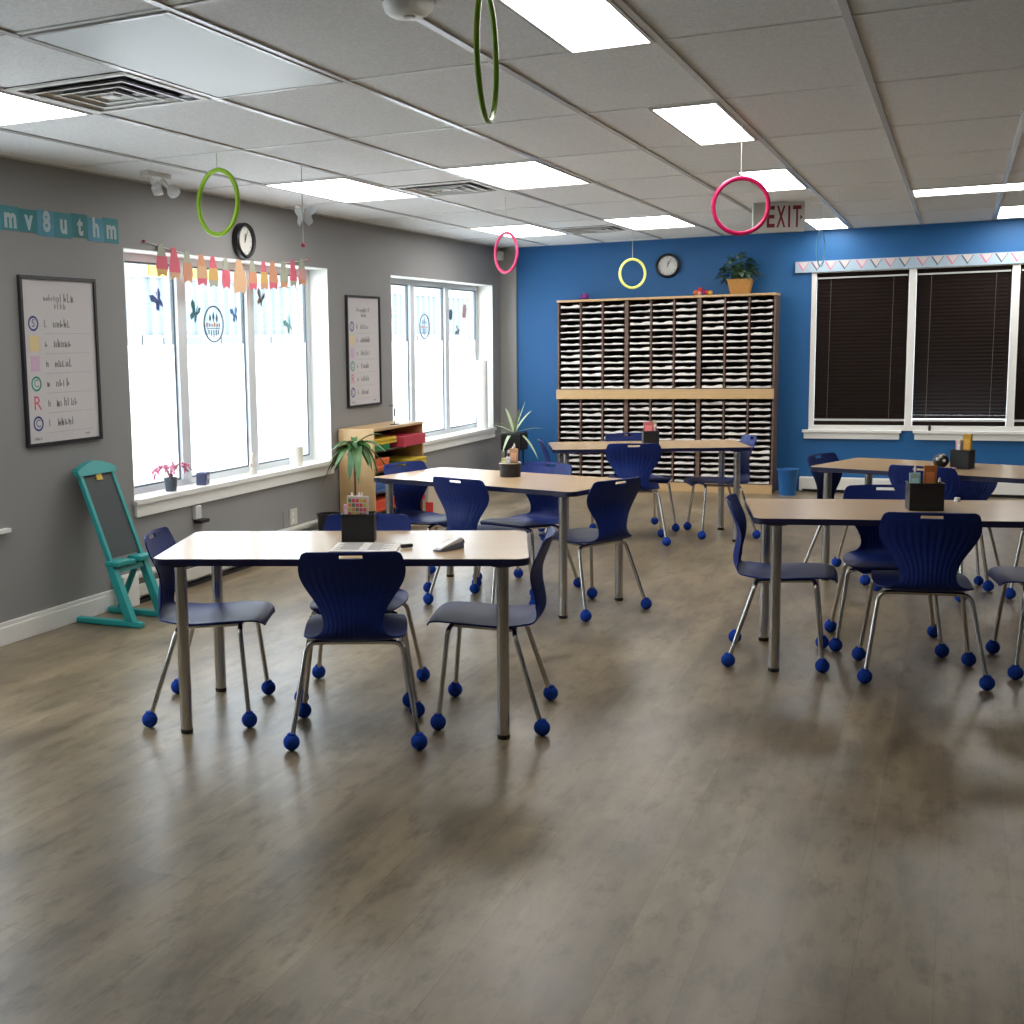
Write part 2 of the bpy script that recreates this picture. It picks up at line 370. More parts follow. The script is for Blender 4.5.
# ------------------------------------------------------------------ ceiling fixtures
def cx(c): return -.363 + .6096 * c
def ry(r): return 4.478 + 1.2192 * r
def light(x0, x1, ya, yb, label, lit=True):
    t = thing('ceiling_light', label, 'ceiling light', ((x0 + x1) / 2, (ya + yb) / 2, ZC), group=None)
    w, d = (x1 - x0) / 2, (yb - ya) / 2; fr = MB(); b = .014; z0 = -.012
    for a in ((-w, w, -d, -d + b), (-w, w, d - b, d), (-w, -w + b, -d + b, d - b), (w - b, w, -d + b, d - b)): fr.box(*a, z0, -.0005)
    fr.build('frame', M_tbar, t)
    MB().box(-w + b, w - b, -d + b, d - b, -.009, -.001).build('diffuser', M_diff if lit else M_off, t)
    return t
g = .014
LX0, LX1 = -1.29, cx(-1) - g
light(LX0, LX1, ry(-1) + g, ry(0) - g, 'narrow lit ceiling panel at the top edge of the photo, nearest of its row')
light(LX0, LX1, ry(1) + g, ry(2) - g, 'narrow lit ceiling panel just above the large pink hoop')
light(LX0, LX1, ry(3) + g, ry(4) - g, 'narrow lit ceiling panel above the EXIT sign')
light(LX0, LX1, ry(6) + g, ry(7) - g, 'narrow lit ceiling panel against the blue wall, right of the EXIT sign')
light(cx(-4) + g, cx(-3) - g, ry(2) + g, ry(3) - g, 'wide lit ceiling panel beside the middle air vent')
light(cx(-4) + g, cx(-3) - g, ry(5) + g, ry(6) - g, 'wide lit ceiling panel above the small yellow hoop')
light(cx(-6) + g, cx(-5) - g, ry(2) + g, ry(3) - g, 'wide lit ceiling panel behind the thread of the clear butterfly mobile')
light(cx(-6) + g, cx(-5) - g, ry(5) + g, ry(6) - g, 'wide lit ceiling panel above the small pink hoop')
light(cx(-6) + g, cx(-5) - g, ry(-1) + g, ry(0) - g, 'wide lit ceiling panel at the left edge beside the nearest air vent')
light(cx(0) + g, cx(2) - g, 9.93, 10.43, 'crosswise lit ceiling panel at the right edge of the photo')
light(cx(1) + g, cx(2) - g, 11.72, 12.9, 'lit ceiling panel at the right edge, close to the blue wall')
light(cx(-4) + g, cx(-3) - g, ry(-1) + g, ry(0) - g, 'large unlit pale ceiling light panel at the upper left', lit=False)
def vent(x0, x1, ya, yb, label):
    t = thing('ceiling_vent', label, 'air vent', ((x0 + x1) / 2, (ya + yb) / 2, ZC)); w, d = (x1 - x0) / 2, (yb - ya) / 2
    MB().box(-w, w, -d, d, -.004, -.0005).build('backing', M_black, t)
    fr = MB()
    for (s0, s1, zz) in ((1.0, .9, -.012), ): 
        for a in ((-w, w, -d, -d * s1), (-w, w, d * s1, d), (-w, -w * s1, -d * s1, d * s1), (w * s1, w, -d * s1, d * s1)): fr.box(*a, zz, -.004)
    fr.build('frame', M_white, t)
    for s0 in (.72, .48, .24):
        lv = MB(); so, si = s0 + .06, s0 - .04; zo, zi = -.02, -.0045
        vs = []
        for s_, z_ in ((so, zo), (si, zi)): vs += [(-w * s_, -d * s_, z_), (w * s_, -d * s_, z_), (w * s_, d * s_, z_), (-w * s_, d * s_, z_)]
        lv.add(vs, [(i, (i + 1) % 4, 4 + (i + 1) % 4, 4 + i) for i in range(4)])
        lv.box(-w * so, w * so, -d * so, -d * so + .012, zo - .002, zo).box(-w * so, w * so, d * so - .012, d * so, zo - .002, zo).box(-w * so, -w * so + .012, -d * so + .012, d * so - .012, zo - .002, zo).box(w * so - .012, w * so, -d * so + .012, d * so - .012, zo - .002, zo)
        lv.build('louver', M_white, t)
    MB().box(-w * .1, w * .1, -d * .1, d * .1, -.02, -.005).build('centre_plate', M_white, t)
vent(cx(-5) + g, cx(-4) - g, ry(-.5) + g, ry(0) - g, 'square louvered ceiling vent nearest the camera, beside the unlit panel')
vent(cx(-5) + g, cx(-4) - g, ry(2.5) + g, ry(3) - g, 'square louvered ceiling vent between two wide lit panels')
vent(cx(-5) + g, cx(-4) - g, ry(5.5) + g, ry(6) - g, 'square louvered ceiling vent farthest away near the blue wall')
t = thing('smoke_detector', 'pale round smoke detector on the ceiling at the top edge', 'smoke detector', (-1.53, 3.56, ZC))
MB().lathe([(.0, -.05), (.05, -.05), (.072, -.035), (.08, -.012), (.08, -.0005)], 24).build('housing', M_white, t, smooth=40)
MB().lathe([(0.0, -.056), (.018, -.054), (.02, -.049)], 16).build('sensor_cap', M_tbar, t, smooth=40)

# EXIT sign
t = thing('exit_sign', 'gray hanging EXIT sign with dark red letters, partly behind the large pink hoop', 'exit sign', (-1.295, 10.2, 2.478), -math.radians(-26))
MB().box(-.2, .2, -.02, .02, -.115, .112).build('sign_box', mat('gray sign housing', rgb(190, 190, 186), .5), t, bevel=.006)
MB().box(-.06, .06, -.03, .03, .1125, .1165).build('ceiling_mount', M_tbar, t)
lt = MB(); x = -.095
for ch, w in (('E', .062), ('X', .07), ('I', .03), ('T', .066)):
    vs, fs = text_geo(ch, .2, .004)
    xs = [v.x for v in vs]; zs = [v.y for v in vs]; a, b = min(xs), max(xs); c, d = min(zs), max(zs)
    ww = w if ch != 'I' else .017
    lt.add([(x + (v.x - a) / (b - a) * ww + (w - ww) / 2, -.0215, (v.y - c) / (d - c) * .165 - .08) for v in vs], fs); x += w + .013
lt.build('letters', mat('exit red', rgb(120, 20, 36), .5), t, recalc=False)
MB().poly([(.182, -.005), (.165, .012), (.165, -.022)], -.002, 'xz', at=-.0203).build('arrow', M_black, t)

# emergency light, corner sensor
t = thing('emergency_light', 'white twin-head emergency light under the ceiling above the first window', 'emergency light', (-4.28, 6.15, ZC))
MB().box(-.03, .03, -.12, .12, -.03, -.0005).build('base', M_white, t, bevel=.004)
for s in (-1, 1):
    h_ = MB().lathe([(.0, -.026), (.025, -.024), (.036, 0), (.04, .024), (.037, .026), (0, .016)], 16, R=Matrix.Rotation(math.radians(60), 3, 'Y') @ Matrix.Rotation(s * .7, 3, 'X')).build('lamp_head', mat('clear white plastic', rgb(224, 226, 226), .25), t, loc=(.06, s * .085, -.11), smooth=40)
    MB().tube([(0, s * .06, -.03), (.02, s * .07, -.06), (.045, s * .08, -.09)], .012).build('bracket', M_white, t)
t = thing('motion_sensor', 'small white motion sensor high in the far corner behind the small pink hoop', 'sensor', (XL, 12.98, 2.45))
MB().box(0.0, .06, -.035, .035, 0, .1).build('housing', M_white, t, bevel=.012)
MB().box(.06, .064, -.02, .02, .015, .05).build('lens', M_offw, t)

# hoops hung from the ceiling: (x, y, top z, radius, axis angle, colour)
def hoop(x, y, zt, R, ang, col, label, tr=.012, top=None):
    m = mat('plastic hoop ' + '_'.join(str(int(c * 999)) for c in col[:3]), col, .3)
    t = thing('hanging_hoop', label, 'hoop', (x, y, ZC), ang)
    MB().torus((0, 0, zt - ZC - R), R, tr, 'y', 48, 10).build('ring', m, t, smooth=60)
    MB().tube([(0, 0, zt - ZC - tr), (0, 0, -.0005)], .0022, 6).build('string', M_thread, t)
hoop(-3.575, 5.7, 2.502, .168, math.radians(-20), rgb(150, 196, 44), 'lime green hoop hanging by the gray wall near the clock', .013)
hoop(-.981, 6.346, 2.328, .132, math.radians(22), rgb(216, 30, 100), 'large bright pink hoop hanging in front of the EXIT sign', .011)
hoop(-2.855, 12.0, 2.328, .136, math.radians(43), rgb(222, 226, 120), 'pale yellow hoop hanging in front of the mail sorter', .013)
hoop(-2.958, 8.584, 2.342, .14, math.radians(-37), rgb(226, 74, 126), 'small pink hoop hanging before the far corner', .011)
hoop(-1.012, 10.55, 2.385, .14, math.radians(83), rgb(110, 186, 226), 'light blue hoop hanging edge-on right of the EXIT sign', .0045)
hoop(-1.06, 2.944, 2.408, .153, math.radians(101), rgb(140, 190, 40), 'green hoop hanging edge-on near the camera at the top of the photo', .0072)
# clear butterfly mobile
t = thing('butterfly_mobile', 'clear plastic butterfly mobile on a thread above the window garland', 'mobile', (-3.425, 6.37, ZC))
MB().tube([(0, 0, -.245), (0, 0, -.0005)], .002, 6, 0).build('thread', mat('dark thread', rgb(90, 96, 92), .6), t)
for s in (-1, 1):
    w = MB().poly([(0, 0), (s * .03, .05), (s * .075, .06), (s * .085, .03), (s * .05, 0), (s * .06, -.035), (s * .035, -.06), (s * .008, -.03)], .003, 'xz')
    o = w.build('wing', mat('clear acrylic', rgb(225, 228, 230), .15, trans=.5), t, loc=(0, 0, -.285), rz=s * .5)
MB().ball((0, 0, -.28), .01, 10, sc=(1, 1, 4)).build('body', M_tbar, t, smooth=60)
MB().tube([(0, 0, -.31), (0, 0, -.44)], .0015, 5).build('tail_thread', M_thread, t)
MB().ball((0, 0, -.452), .014, 12).build('bead', mat('red bead', rgb(186, 70, 84), .4), t, smooth=60)

# ------------------------------------------------------------------ left wall decorations
def stroke(mb, pts, x, w, mi=0):
    mb.tube([(x, a, b) for a, b in pts], w, 5, mi)
def poster(yc, label, seed):
    rnd = random.Random(seed); t = thing('framed_poster', label, 'poster', (XL, yc, 1.045)); W, H = .327, .935
    f = MB(); b = .018
    f.box(.0005, .022, -W, W, 0, b).box(.0005, .022, -W, W, H - b, H).box(.0005, .022, -W, -W + b, b, H - b).box(.0005, .022, W - b, W, b, H - b)
    f.build('frame', mat('black frame', rgb(36, 36, 42), .4), t)
    MB().box(.0005, .010, -W + b, W - b, b, H - b).build('sheet', mat('poster paper', rgb(206, 203, 205), .6), t)
    ink = MB(); X = .0106; pal = [mat('ink gray', rgb(156, 154, 158), .7), mat('ink navy', rgb(48, 64, 140), .7), mat('ink yellow', rgb(222, 204, 150), .7), mat('ink pink', rgb(208, 178, 204), .7), mat('ink green', rgb(60, 150, 130), .7), mat('ink red', rgb(214, 110, 130), .7)]
    # y decreases to the viewer's left on this wall -> -y is left
    def word(y, z, n, h, mi=0):
        for k in range(n):
            yy = y + k * h * .62; s_ = h * (.55 + .45 * rnd.random())
            ink.box(X, X + .0006, yy, yy + h * .16, z, z + s_, mi)
            if rnd.random() < .7: ink.box(X, X + .0006, yy, yy + h * .42, z + (0 if rnd.random() < .5 else s_ * .5), z + h * .13 + (0 if rnd.random() < .5 else s_ * .5), mi)
            if rnd.random() < .5: ink.box(X, X + .0006, yy + h * .3, yy + h * .44, z, z + h * .55, mi)
    def ring(y, z, r, mi):
        n = 20
        for k in range(n):
            a, b_ = 2 * PI * k / n, 2 * PI * (k + 1) / n; q = .74
            ink.add([(X + .0004, y + r * math.cos(a), z + r * math.sin(a)), (X + .0004, y + r * math.cos(b_), z + r * math.sin(b_)), (X + .0004, y + r * q * math.cos(b_), z + r * q * math.sin(b_)), (X + .0004, y + r * q * math.cos(a), z + r * q * math.sin(a))], [(0, 1, 2, 3)], mi)
    def glyph(ch, y, z, h, mi):
        vs, fs = text_geo(ch, h); ink.add([(X + .0005, y + v.x, z + v.y) for v in vs], fs, mi)
    word(-.13, .80, 5, .035); word(-.02, .795, 5, .05); word(-.04, .755, 4, .04)
    rows = [(.675, 1, 'S', 'ring'), (.565, 2, '', 'block'), (.455, 3, '', 'block'), (.345, 4, 'C', 'ring'), (.235, 5, 'R', 'text'), (.125, 1, 'C', 'ring')]
    for z, mi, ch, kind in rows:
        y_ = -.225
        if kind == 'ring': ring(y_, z, .042, mi); glyph(ch, y_, z, .06, mi)
        elif kind == 'block': ink.box(X, X + .0006, y_ - .036, y_ + .036, z - .042, z + .042, mi)
        else: glyph(ch, y_, z, .11, mi)
        word(-.135, z - .02, 1, .045); word(-.06, z - .022, 3 + rnd.randint(1, 3), .05, 0)
        ink.box(X, X + .0004, -.14, .26, z - .056, z - .0545, 0)
    word(-.26, .035, 5, .02, 0); word(.18, .04, 5, .014, 0)
    ink.build('print', pal, t, recalc=False)
poster(5.557, 'black-framed letter poster on gray wall at the left, above the teal easel', 3)
poster(9.52, 'black-framed letter poster between the two windows above the wooden shelf', 5)

# letter banner at far left
t = thing('paper_banner', 'teal paper letter banner along the gray wall at the far left', 'banner', (XL, 6.15, 2.2))
pal = [mat('banner teal', rgb(70, 140, 150), .7), mat('banner blue', rgb(84, 150, 176), .7), mat('banner sea', rgb(60, 128, 136), .7), mat('banner white', rgb(176, 196, 202), .7), mat('banner coral', rgb(206, 150, 140), .7)]
bn = MB(); rnd = random.Random(4)
for k in range(11):
    yb = -k * .146; lo = rnd.choice((0, .012, -.01)); bn.box(.0005, .003 + .0012 * (k % 2), yb - .148, yb, lo, .14 + rnd.choice((0, .006, -.006)), k % 3)
bn.build('card_strip', pal[:3], t)
ltb = MB(); glyphs = 'mhtu8vmuYrI'
for k in range(11):
    yb = -k * .146 - .073; vs, fs = text_geo(glyphs[k], .15, .006)
    ltb.add([(.0058, yb + v.x * .85, .075 + v.y) for v in vs], fs, 0)
ltb.build('letters', pal[3], t, recalc=False)

def clock(loc, rz, label, R=.125):
    t = thing('wall_clock', label, 'clock', loc, rz)     # faces -y locally
    Rm = Matrix.Rotation(PI / 2, 3, 'X')
    MB().lathe([(R * .78, .032), (R * .8, .05), (R * .92, .055), (R, .045), (R, .0005), (R * .78, .0005), (R * .78, .032)], 40, R=Rm).build('rim', mat('black clock rim', rgb(20, 20, 24), .35), t, smooth=40)
    MB().lathe([(0, .024), (R * .785, .024), (R * .785, .03), (0, .03)], 40, R=Rm).build('face', M_clockw, t)
    tk = MB()
    for k in range(12):
        a = 2 * PI * k / 12; q = Matrix.Rotation(a, 3, 'Y'); tk.box(-.002, .002, -.0315, -.031, R * .62, R * .72, R=q)
    tk.build('hour_marks', M_black, t)
    MB().box(-.0035, .0035, -.034, -.033, -.01, R * .4, R=Matrix.Rotation(math.radians(4), 3, 'Y')).build('hour_hand', M_black, t)
    MB().box(-.0025, .0025, -.0365, -.0355, -.015, R * .58, R=Matrix.Rotation(math.radians(25), 3, 'Y')).build('minute_hand', M_black, t)
clock((XL, 7.575, 2.31), PI / 2, 'round black-rimmed clock on the gray wall above the first window')
clock((-2.74, YB, 2.312), 0, 'round black-rimmed clock on the blue wall above the mail sorter')

t = thing('wall_outlet', 'white double outlet on the gray wall low under the window', 'outlet', (XL, 8.16, .2))
MB().box(.0005, .008, -.11, -.03, 0, .125).build('cover_plate', mat('gray plate', rgb(150, 148, 144), .5), t, bevel=.002)
MB().box(.0005, .008, 0.0, .11, 0, .125).build('cover_plate', M_offw, t, bevel=.002)
MB().box(.008, .0095, .03, .05, .07, .1).box(.008, .0095, .03, .05, .02, .05).build('sockets', M_white, t)
t = thing('wall_bracket', 'small gray wall bracket with dark hook just below the window sill', 'bracket', (XL, 6.86, .4))
MB().box(.0005, .03, -.03, .04, .03, .12).build('bracket_plate', M_tbar, t, bevel=.004)
MB().box(.0005, .06, -.02, .09, 0, .025).build('hook', M_black, t, bevel=.004)

# butterflies and decals on the window panes
XG = XL - .2
def butterfly(y, z, ang, col, label, s=.06):
    s *= 1.3
    m = mat('sticker ' + '_'.join(str(int(c * 99)) for c in col[:3]), col, .6)
    t = thing('butterfly_sticker', label, 'sticker', (XG, y, z))
    for sg in (-1, 1):
        pts = [(0, 0), (sg * .5 * s, .9 * s), (sg * 1.1 * s, 1.1 * s), (sg * 1.15 * s, .5 * s), (sg * .55 * s, .05 * s), (sg * .8 * s, -.5 * s), (sg * .45 * s, -.85 * s), (sg * .1 * s, -.35 * s)]
        if sg > 0: pts = [(a * .5, b) for a, b in pts]
        ca, sa = math.cos(ang), math.sin(ang); pts = [(a * ca - b * sa, a * sa + b * ca) for a, b in pts]
        MB().poly(pts, .0015, 'yz').build('wing', m, t)
    MB().tube([(.001, .6 * s * math.sin(ang), -.6 * s * math.cos(ang)), (.001, -.9 * s * math.sin(ang), .9 * s * math.cos(ang))], .004, 6).build('body', m, t)
butterfly(6.83, 1.885, .5, rgb(64, 84, 140), 'dark blue butterfly sticker in the leftmost pane of the near window', .055)
butterfly(7.26, 1.80, -.5, rgb(76, 118, 126), 'teal butterfly sticker left of the round decal', .055)
butterfly(7.79, 1.80, .2, rgb(112, 146, 190), 'light blue butterfly sticker right of the round decal', .045)
butterfly(8.17, 1.92, -.4, rgb(110, 104, 100), 'brownish butterfly sticker under the garland in the third pane', .05)
butterfly(8.6, 1.735, .5, rgb(140, 178, 176), 'pale green butterfly sticker in the third pane, low right', .055)
butterfly(10.56, 1.84, .3, rgb(120, 120, 126), 'gray butterfly sticker in the first pane of the far window', .045)
butterfly(12.27, 1.70, 1.2, rgb(126, 130, 134), 'gray butterfly sticker seen edge-on in the last pane of the far window', .05)
def decal(y, z, label, r):
    t = thing('round_decal', label, 'sticker', (XG, y, z)); m = mat('decal dark', rgb(66, 84, 96), .6); m2 = mat('decal tan', rgb(170, 120, 90), .6)
    MB().torus((.002, 0, 0), r, r * .05, 'x', 40, 6).build('ring', m, t)
    d = MB()
    for k, s in ((-1, .8), (0, 1), (1, .8)): d.poly([(k * .35 * r, .1 * r), (k * .35 * r + .12 * r, .4 * r * s), (k * .35 * r, .75 * r * s), (k * .35 * r - .12 * r, .4 * r * s)], .0015, 'yz')
    d.build('leaf_motif', m, t)
    e = MB(); rnd = random.Random(9)
    for k in range(6): e.box(.0, .0015, -.75 * r + k * .26 * r, -.6 * r + k * .26 * r, -.16 * r, .1 * r * rnd.random() + .02 * r)
    e.build('script_line', m2, t)
    f = MB()
    for k in range(5): f.box(.0, .0015, -.55 * r + k * .25 * r, -.45 * r + k * .25 * r, -.75 * r + abs(k - 2) * .09 * r, -.32 * r)
    f.box(0, .0015, -.7 * r, .7 * r, -.26 * r, -.21 * r); f.build('block_letters', m, t)
decal(7.49, 1.735, 'large round leaf and lettering decal in the middle pane of the near window', .125)
decal(11.36, 1.735, 'round dark decal in the middle pane of the far window', .12)
for y_, z_, c, w_, h_, lab in ((12.07, 1.86, rgb(90, 100, 110), .05, .06, 'small dark square sticker beside the far window mullion'), (12.47, 1.9, rgb(196, 140, 130), .07, .08, 'small pinkish paper sticker high in the far window')):
    t = thing('window_sticker', lab, 'sticker', (XG, y_, z_)); MB().poly([(-w_, -h_ * .6), (-w_ * .4, -h_), (w_ * .7, -h_ * .8), (w_, h_ * .4), (w_ * .5, h_), (-w_ * .8, h_ * .8)], .0015, 'yz').build('cutout', mat('st' + lab[:20], c, .6), t)

# garland of little paper figures on a string along the top of the near window
GZ = 2.232
t = thing('garland_string', 'thin string holding the paper cutouts across the near window', 'string', (XL + .0118, 6.4, GZ))
sag = lambda u: -.075 * (1 - (2 * u - 1) ** 2)
MB().tube([(0, 2.15 * k / 24, sag(k / 24)) for k in range(25)], .0025, 6).build('cord', M_thread, t)
for e in (0, 2.15): MB().box(-.0115, .006, e - .006, e + .006, -.008, .008).build('tack', mat('red tack', rgb(190, 80, 90), .5), t)
pk, og, tn, gy, yl = rgb(206, 100, 118), rgb(198, 142, 112), rgb(204, 166, 132), rgb(160, 164, 148), rgb(204, 166, 100)
G13 = [(6.57, gy, pk, yl, 'pink and gray'), (6.71, pk, pk, tn, 'pink-hatted'), (6.86, gy, og, og, 'gray-topped orange'), (7.03, og, tn, pk, 'long orange and pink'), (7.17, pk, yl, gy, 'yellow-bodied pink'), (7.33, gy, pk, pk, 'red triangular'), (7.51, tn, tn, tn, 'wide plain tan'), (7.69, gy, og, pk, 'red-skirted gray'), (7.85, pk, yl, og, 'orange and yellow'), (7.985, og, og, pk, 'slim orange'), (8.145, gy, gy, og, 'grayish orange-bottomed'), (8.29, pk, pk, gy, 'bright pink'), (8.43, gy, rgb(200, 150, 150), og, 'dusty pink last')]
for k, (y_, a, b, c, lab) in enumerate(G13):
    u = (y_ - 6.4) / 2.15; zt = GZ + sag(u); hh = .19 if k != 6 else .22; w_ = .062 if k != 6 else .085
    t = thing('paper_cutout', '%s paper cutout figure, %s on the window garland' % (lab, ('first', 'second', 'third', 'fourth', 'fifth', 'sixth', 'seventh', 'eighth', 'ninth', 'tenth', 'eleventh', 'twelfth', 'thirteenth')[k]), 'paper cutout', (XL + .0175, y_, zt), (k % 3 - 1) * .05, group='paper cutouts on the window garland')
    mk = lambda c_: mat('cutout' + '_'.join(str(int(q * 99)) for q in c_[:3]), c_, .8)
    MB().poly([(-w_ * .75, -hh * .32), (-w_ * .5, .012), (w_ * .2, .02), (w_ * .7, -hh * .32)], .003, 'yz').build('hat', mk(a), t)
    MB().poly([(-w_, -hh * .74), (-w_ * .8, -hh * .32), (w_ * .8, -hh * .32), (w_, -hh * .74)], .0035, 'yz').build('body', mk(b), t)
    MB().poly([(-w_ * .8, -hh), (-w_ * .9, -hh * .74), (w_ * .9, -hh * .74), (w_ * .7, -hh), (w_ * .1, -hh * .9)], .003, 'yz').build('feet', mk(c), t)

# ------------------------------------------------------------------ things on the window sills
SZ = ZS + .0095
t = thing('potted_cactus', 'pink flowering cactus in a small gray pot on the near sill', 'potted plant', (XL - .045, 6.66, SZ))
MB().lathe([(0, 0), (.035, 0), (.045, .085), (.048, .09), (.042, .09), (.038, .075), (0, .075)], 20).build('pot', mat('blue gray pot', rgb(72, 84, 96), .4), t, smooth=40)
rnd = random.Random(2); st = MB(); fl = MB()
for k in range(9):
    a = 2 * PI * k / 9 + .3; L_ = .12 + .06 * rnd.random(); dx, dy = math.cos(a) * .4, math.sin(a) * 1.15
    pts = [(0, 0, .075), (dx * L_ * .5, dy * L_ * .5, .17), (dx * L_, dy * L_, .17 - .02 * rnd.random()), (dx * L_ * 1.3, dy * L_ * 1.3, .12 + .04 * rnd.random())]
    st.tube(smoothpath(pts, 4), .006, 6, flat=.4)
    for q in range(5):
        s_ = .6 + .18 * q; p = (dx * L_ * min(1.3, s_), dy * L_ * min(1.3, s_), .17 - .05 * max(0, s_ - .8))
        fl.blade(p, (rnd.uniform(-1, 1), rnd.uniform(-1, 1), rnd.uniform(-.6, .8)), .045, .022, .6, 0, 3)
st.build('stems', mat('dusty pink stem', rgb(176, 120, 130), .6), t); fl.build('flowers', mat('pink petals', rgb(216, 110, 150), .6), t)
t = thing('small_box', 'small navy box with a round dot on the near sill', 'box', (XL - .05, 7.05, SZ), .3)
MB().box(-.035, .035, -.05, .05, 0, .085).build('body', mat('navy box', rgb(64, 68, 100), .5), t, bevel=.006); MB().lathe([(0, .0), (.014, 0), (.014, .002), (0, .002)], 12, c=(.0352, 0, .05), R=Matrix.Rotation(PI / 2, 3, 'Y')).build('dot', M_offw, t)
t = thing('sill_figurine', 'small clear pale figurine on the near sill by the second mullion', 'figurine', (XL - .05, 7.72, SZ))
MB().lathe([(0, 0), (.03, 0), (.032, .015), (.018, .04), (.026, .08), (.014, .11), (.02, .13), (.012, .155), (0, .16)], 16).build('body', mat('pale figurine', rgb(206, 200, 190), .3), t, smooth=60)
MB().box(-.012, .012, -.045, .045, .055, .085).build('arms', mat('pale figurine', rgb(206, 200, 190), .3), t, bevel=.01)
t = thing('paper_cup', 'plain white cup on the near sill at its right end', 'cup', (XL - .06, 8.40, SZ))
MB().lathe([(0, 0), (.05, 0), (.058, .14), (.061, .145), (.056, .145), (.047, .01), (0, .01)], 28).build('cup', mat('white cup', rgb(236, 232, 220), .5), t, smooth=40)
MB().torus((0, 0, .145), .059, .003, 'z', 28, 6).build('rim', M_white, t, smooth=60)
t = thing('paper_roll', 'tall white paper roll standing on the far sill at the corner', 'paper roll', (XL - .062, 12.62, SZ))
MB().lathe([(.02, 0), (.06, 0), (.06, .73), (.02, .73), (.02, 0)], 28).build('roll', mat('roll paper', rgb(226, 226, 222), .7), t, smooth=40)
MB().lathe([(.015, -.0), (.019, 0), (.019, .735), (.015, .735), (.015, 0)], 20).build('core', M_cream, t, smooth=40)

# ------------------------------------------------------------------ teal easel
t = thing('chalkboard_easel', 'teal wooden chalkboard easel leaning by the gray wall', 'easel', (-4.32, 5.70, 0))
def ex(z): return -4.16 + (z / .86) * (-.33) + 4.32
ny, fy = -.125, .168
for s in (ny, fy):
    for nm, z0, z1, hy, w0, w1 in (('front_leg', .034, .345, .024, .028, .024), ('side_rail', .3455, .90, .014, .016, .014)):
        o = MB()
        o.add([(ex(z0) - w0, s - hy, z0), (ex(z0) + w0, s - hy, z0), (ex(z0) + w0, s + hy, z0), (ex(z0) - w0, s + hy, z0), (ex(z1) - w1, s - hy, z1), (ex(z1) + w1, s - hy, z1), (ex(z1) + w1, s + hy, z1), (ex(z1) - w1, s + hy, z1)], [(0, 1, 2, 3), (4, 5, 6, 7), (0, 1, 5, 4), (1, 2, 6, 5), (2, 3, 7, 6), (3, 0, 4, 7)])
        o.build(nm, M_teal, t, bevel=.004)
    MB().box(-.228, .225, s - .024, s + .024, 0, .034).build('foot_bar', M_teal, t, bevel=.008)
    if s == fy: MB().tube([(ex(.34) - .03, s, .34), (-.15, s, .034)], .019, 8).build('rear_leg', M_teal, t)
bd = MB()
def slab(z0, z1, y0, y1, o0, o1):
    return MB().add([(ex(z) + o, y, z) for z in (z0, z1) for y in (y0, y1) for o in (o0, o1)], [(0, 1, 3, 2), (4, 6, 7, 5), (0, 4, 5, 1), (2, 3, 7, 6), (0, 2, 6, 4), (1, 5, 7, 3)])
slab(.385, .86, ny + .014, fy - .014, -.006, .006).build('chalkboard', M_slate, t)
ar = [(ny - .03, .855)] + [(ny - .03 + (fy - ny + .06) * k / 12, .885 + .045 * math.sin(PI * k / 12)) for k in range(13)] + [(fy + .03, .855)]
a_ = MB(); n = len(ar)
a_.add([(ex(z) - .016, y_, z) for y_, z in ar] + [(ex(z) + .024, y_, z) for y_, z in ar], [tuple(range(n)), tuple(range(n, 2 * n))] + [(i, (i + 1) % n, n + (i + 1) % n, n + i) for i in range(n)])
a_.build('top_arch', M_teal, t)
MB().box(ex(.37) - .02, ex(.37) + .075, ny - .03, -.02, .345, .375).box(ex(.37) - .02, ex(.37) + .05, -.02, .06, .33, .36).box(ex(.37) - .02, ex(.37) + .075, .06, fy + .03, .345, .375).build('chalk_tray', M_teal, t, bevel=.008)
slab(.30, .345, ny, fy, -.012, .012).build('cross_rail', M_teal, t, bevel=.003)
slab(.82, .862, .0, .05, .0065, .016).build('clip', M_yel, t)

# ------------------------------------------------------------------ wooden paper shelf by the wall
SX0, SX1, SY0, SY1, SH = -4.555, -4.235, 8.99, 10.02, .885
t = thing('paper_shelf', 'maple paper shelf unit against the gray wall with colored sheets inside', 'shelf', (SX0, SY0, 0)); D, L_ = SX1 - SX0, SY1 - SY0
MB().box(0, D, 0, .022, 0, SH - .022).build('side_panel', M_maple, t, bevel=.002); MB().box(0, D, L_ - .022, L_, 0, SH - .022).build('side_panel', M_maple, t, bevel=.002)
MB().box(0, D + .004, 0, L_, SH - .022, SH).build('top_board', M_maple, t, bevel=.002); MB().box(0, .012, .022, L_ - .022, 0, SH - .022).build('back_panel', M_esp, t)
SHZ = [.04, .2, .36, .53, .70]
for z in SHZ: MB().box(.012, D - .006, .022, L_ - .022, z - .014, z).build('shelf', mat('brown shelf board', rgb(84, 60, 44), .6), t)
MB().box(D - .03, D - .01, .022, L_ - .022, 0, .026).build('kick_board', M_brown, t)
def sheets(y0, y1, z, h, col, label, ext=.0, x0=.03):
    m = mat('sheets' + label[:14], col, .7, noise=.12, nscale=20); rnd = random.Random(label); o = MB(); k = 5
    for i in range(k):
        j = lambda: rnd.uniform(-.006, .006)
        o.box(SX0 + x0 + .01 + j(), SX1 - .008 + ext + j(), y0 + j(), y1 + j(), z + .0005 + h * i / k, z + h * (i + 1) / k - .0005)
    r = o.build('paper_stack', m); tag(r, label, 'paper', 'colored papers in the wooden shelf')
    return r
sheets(9.03, 9.32, .70, .045, rgb(44, 140, 84), 'green construction paper at the near end of the top shelf')
sheets(9.03, 9.46, .7465, .05, rgb(216, 186, 60), 'yellow paper pile lying over green sheets on the top shelf')
sheets(9.5, 9.98, .70, .085, rgb(196, 66, 84), 'red and pink paper pile at the far end of the top shelf', .05)
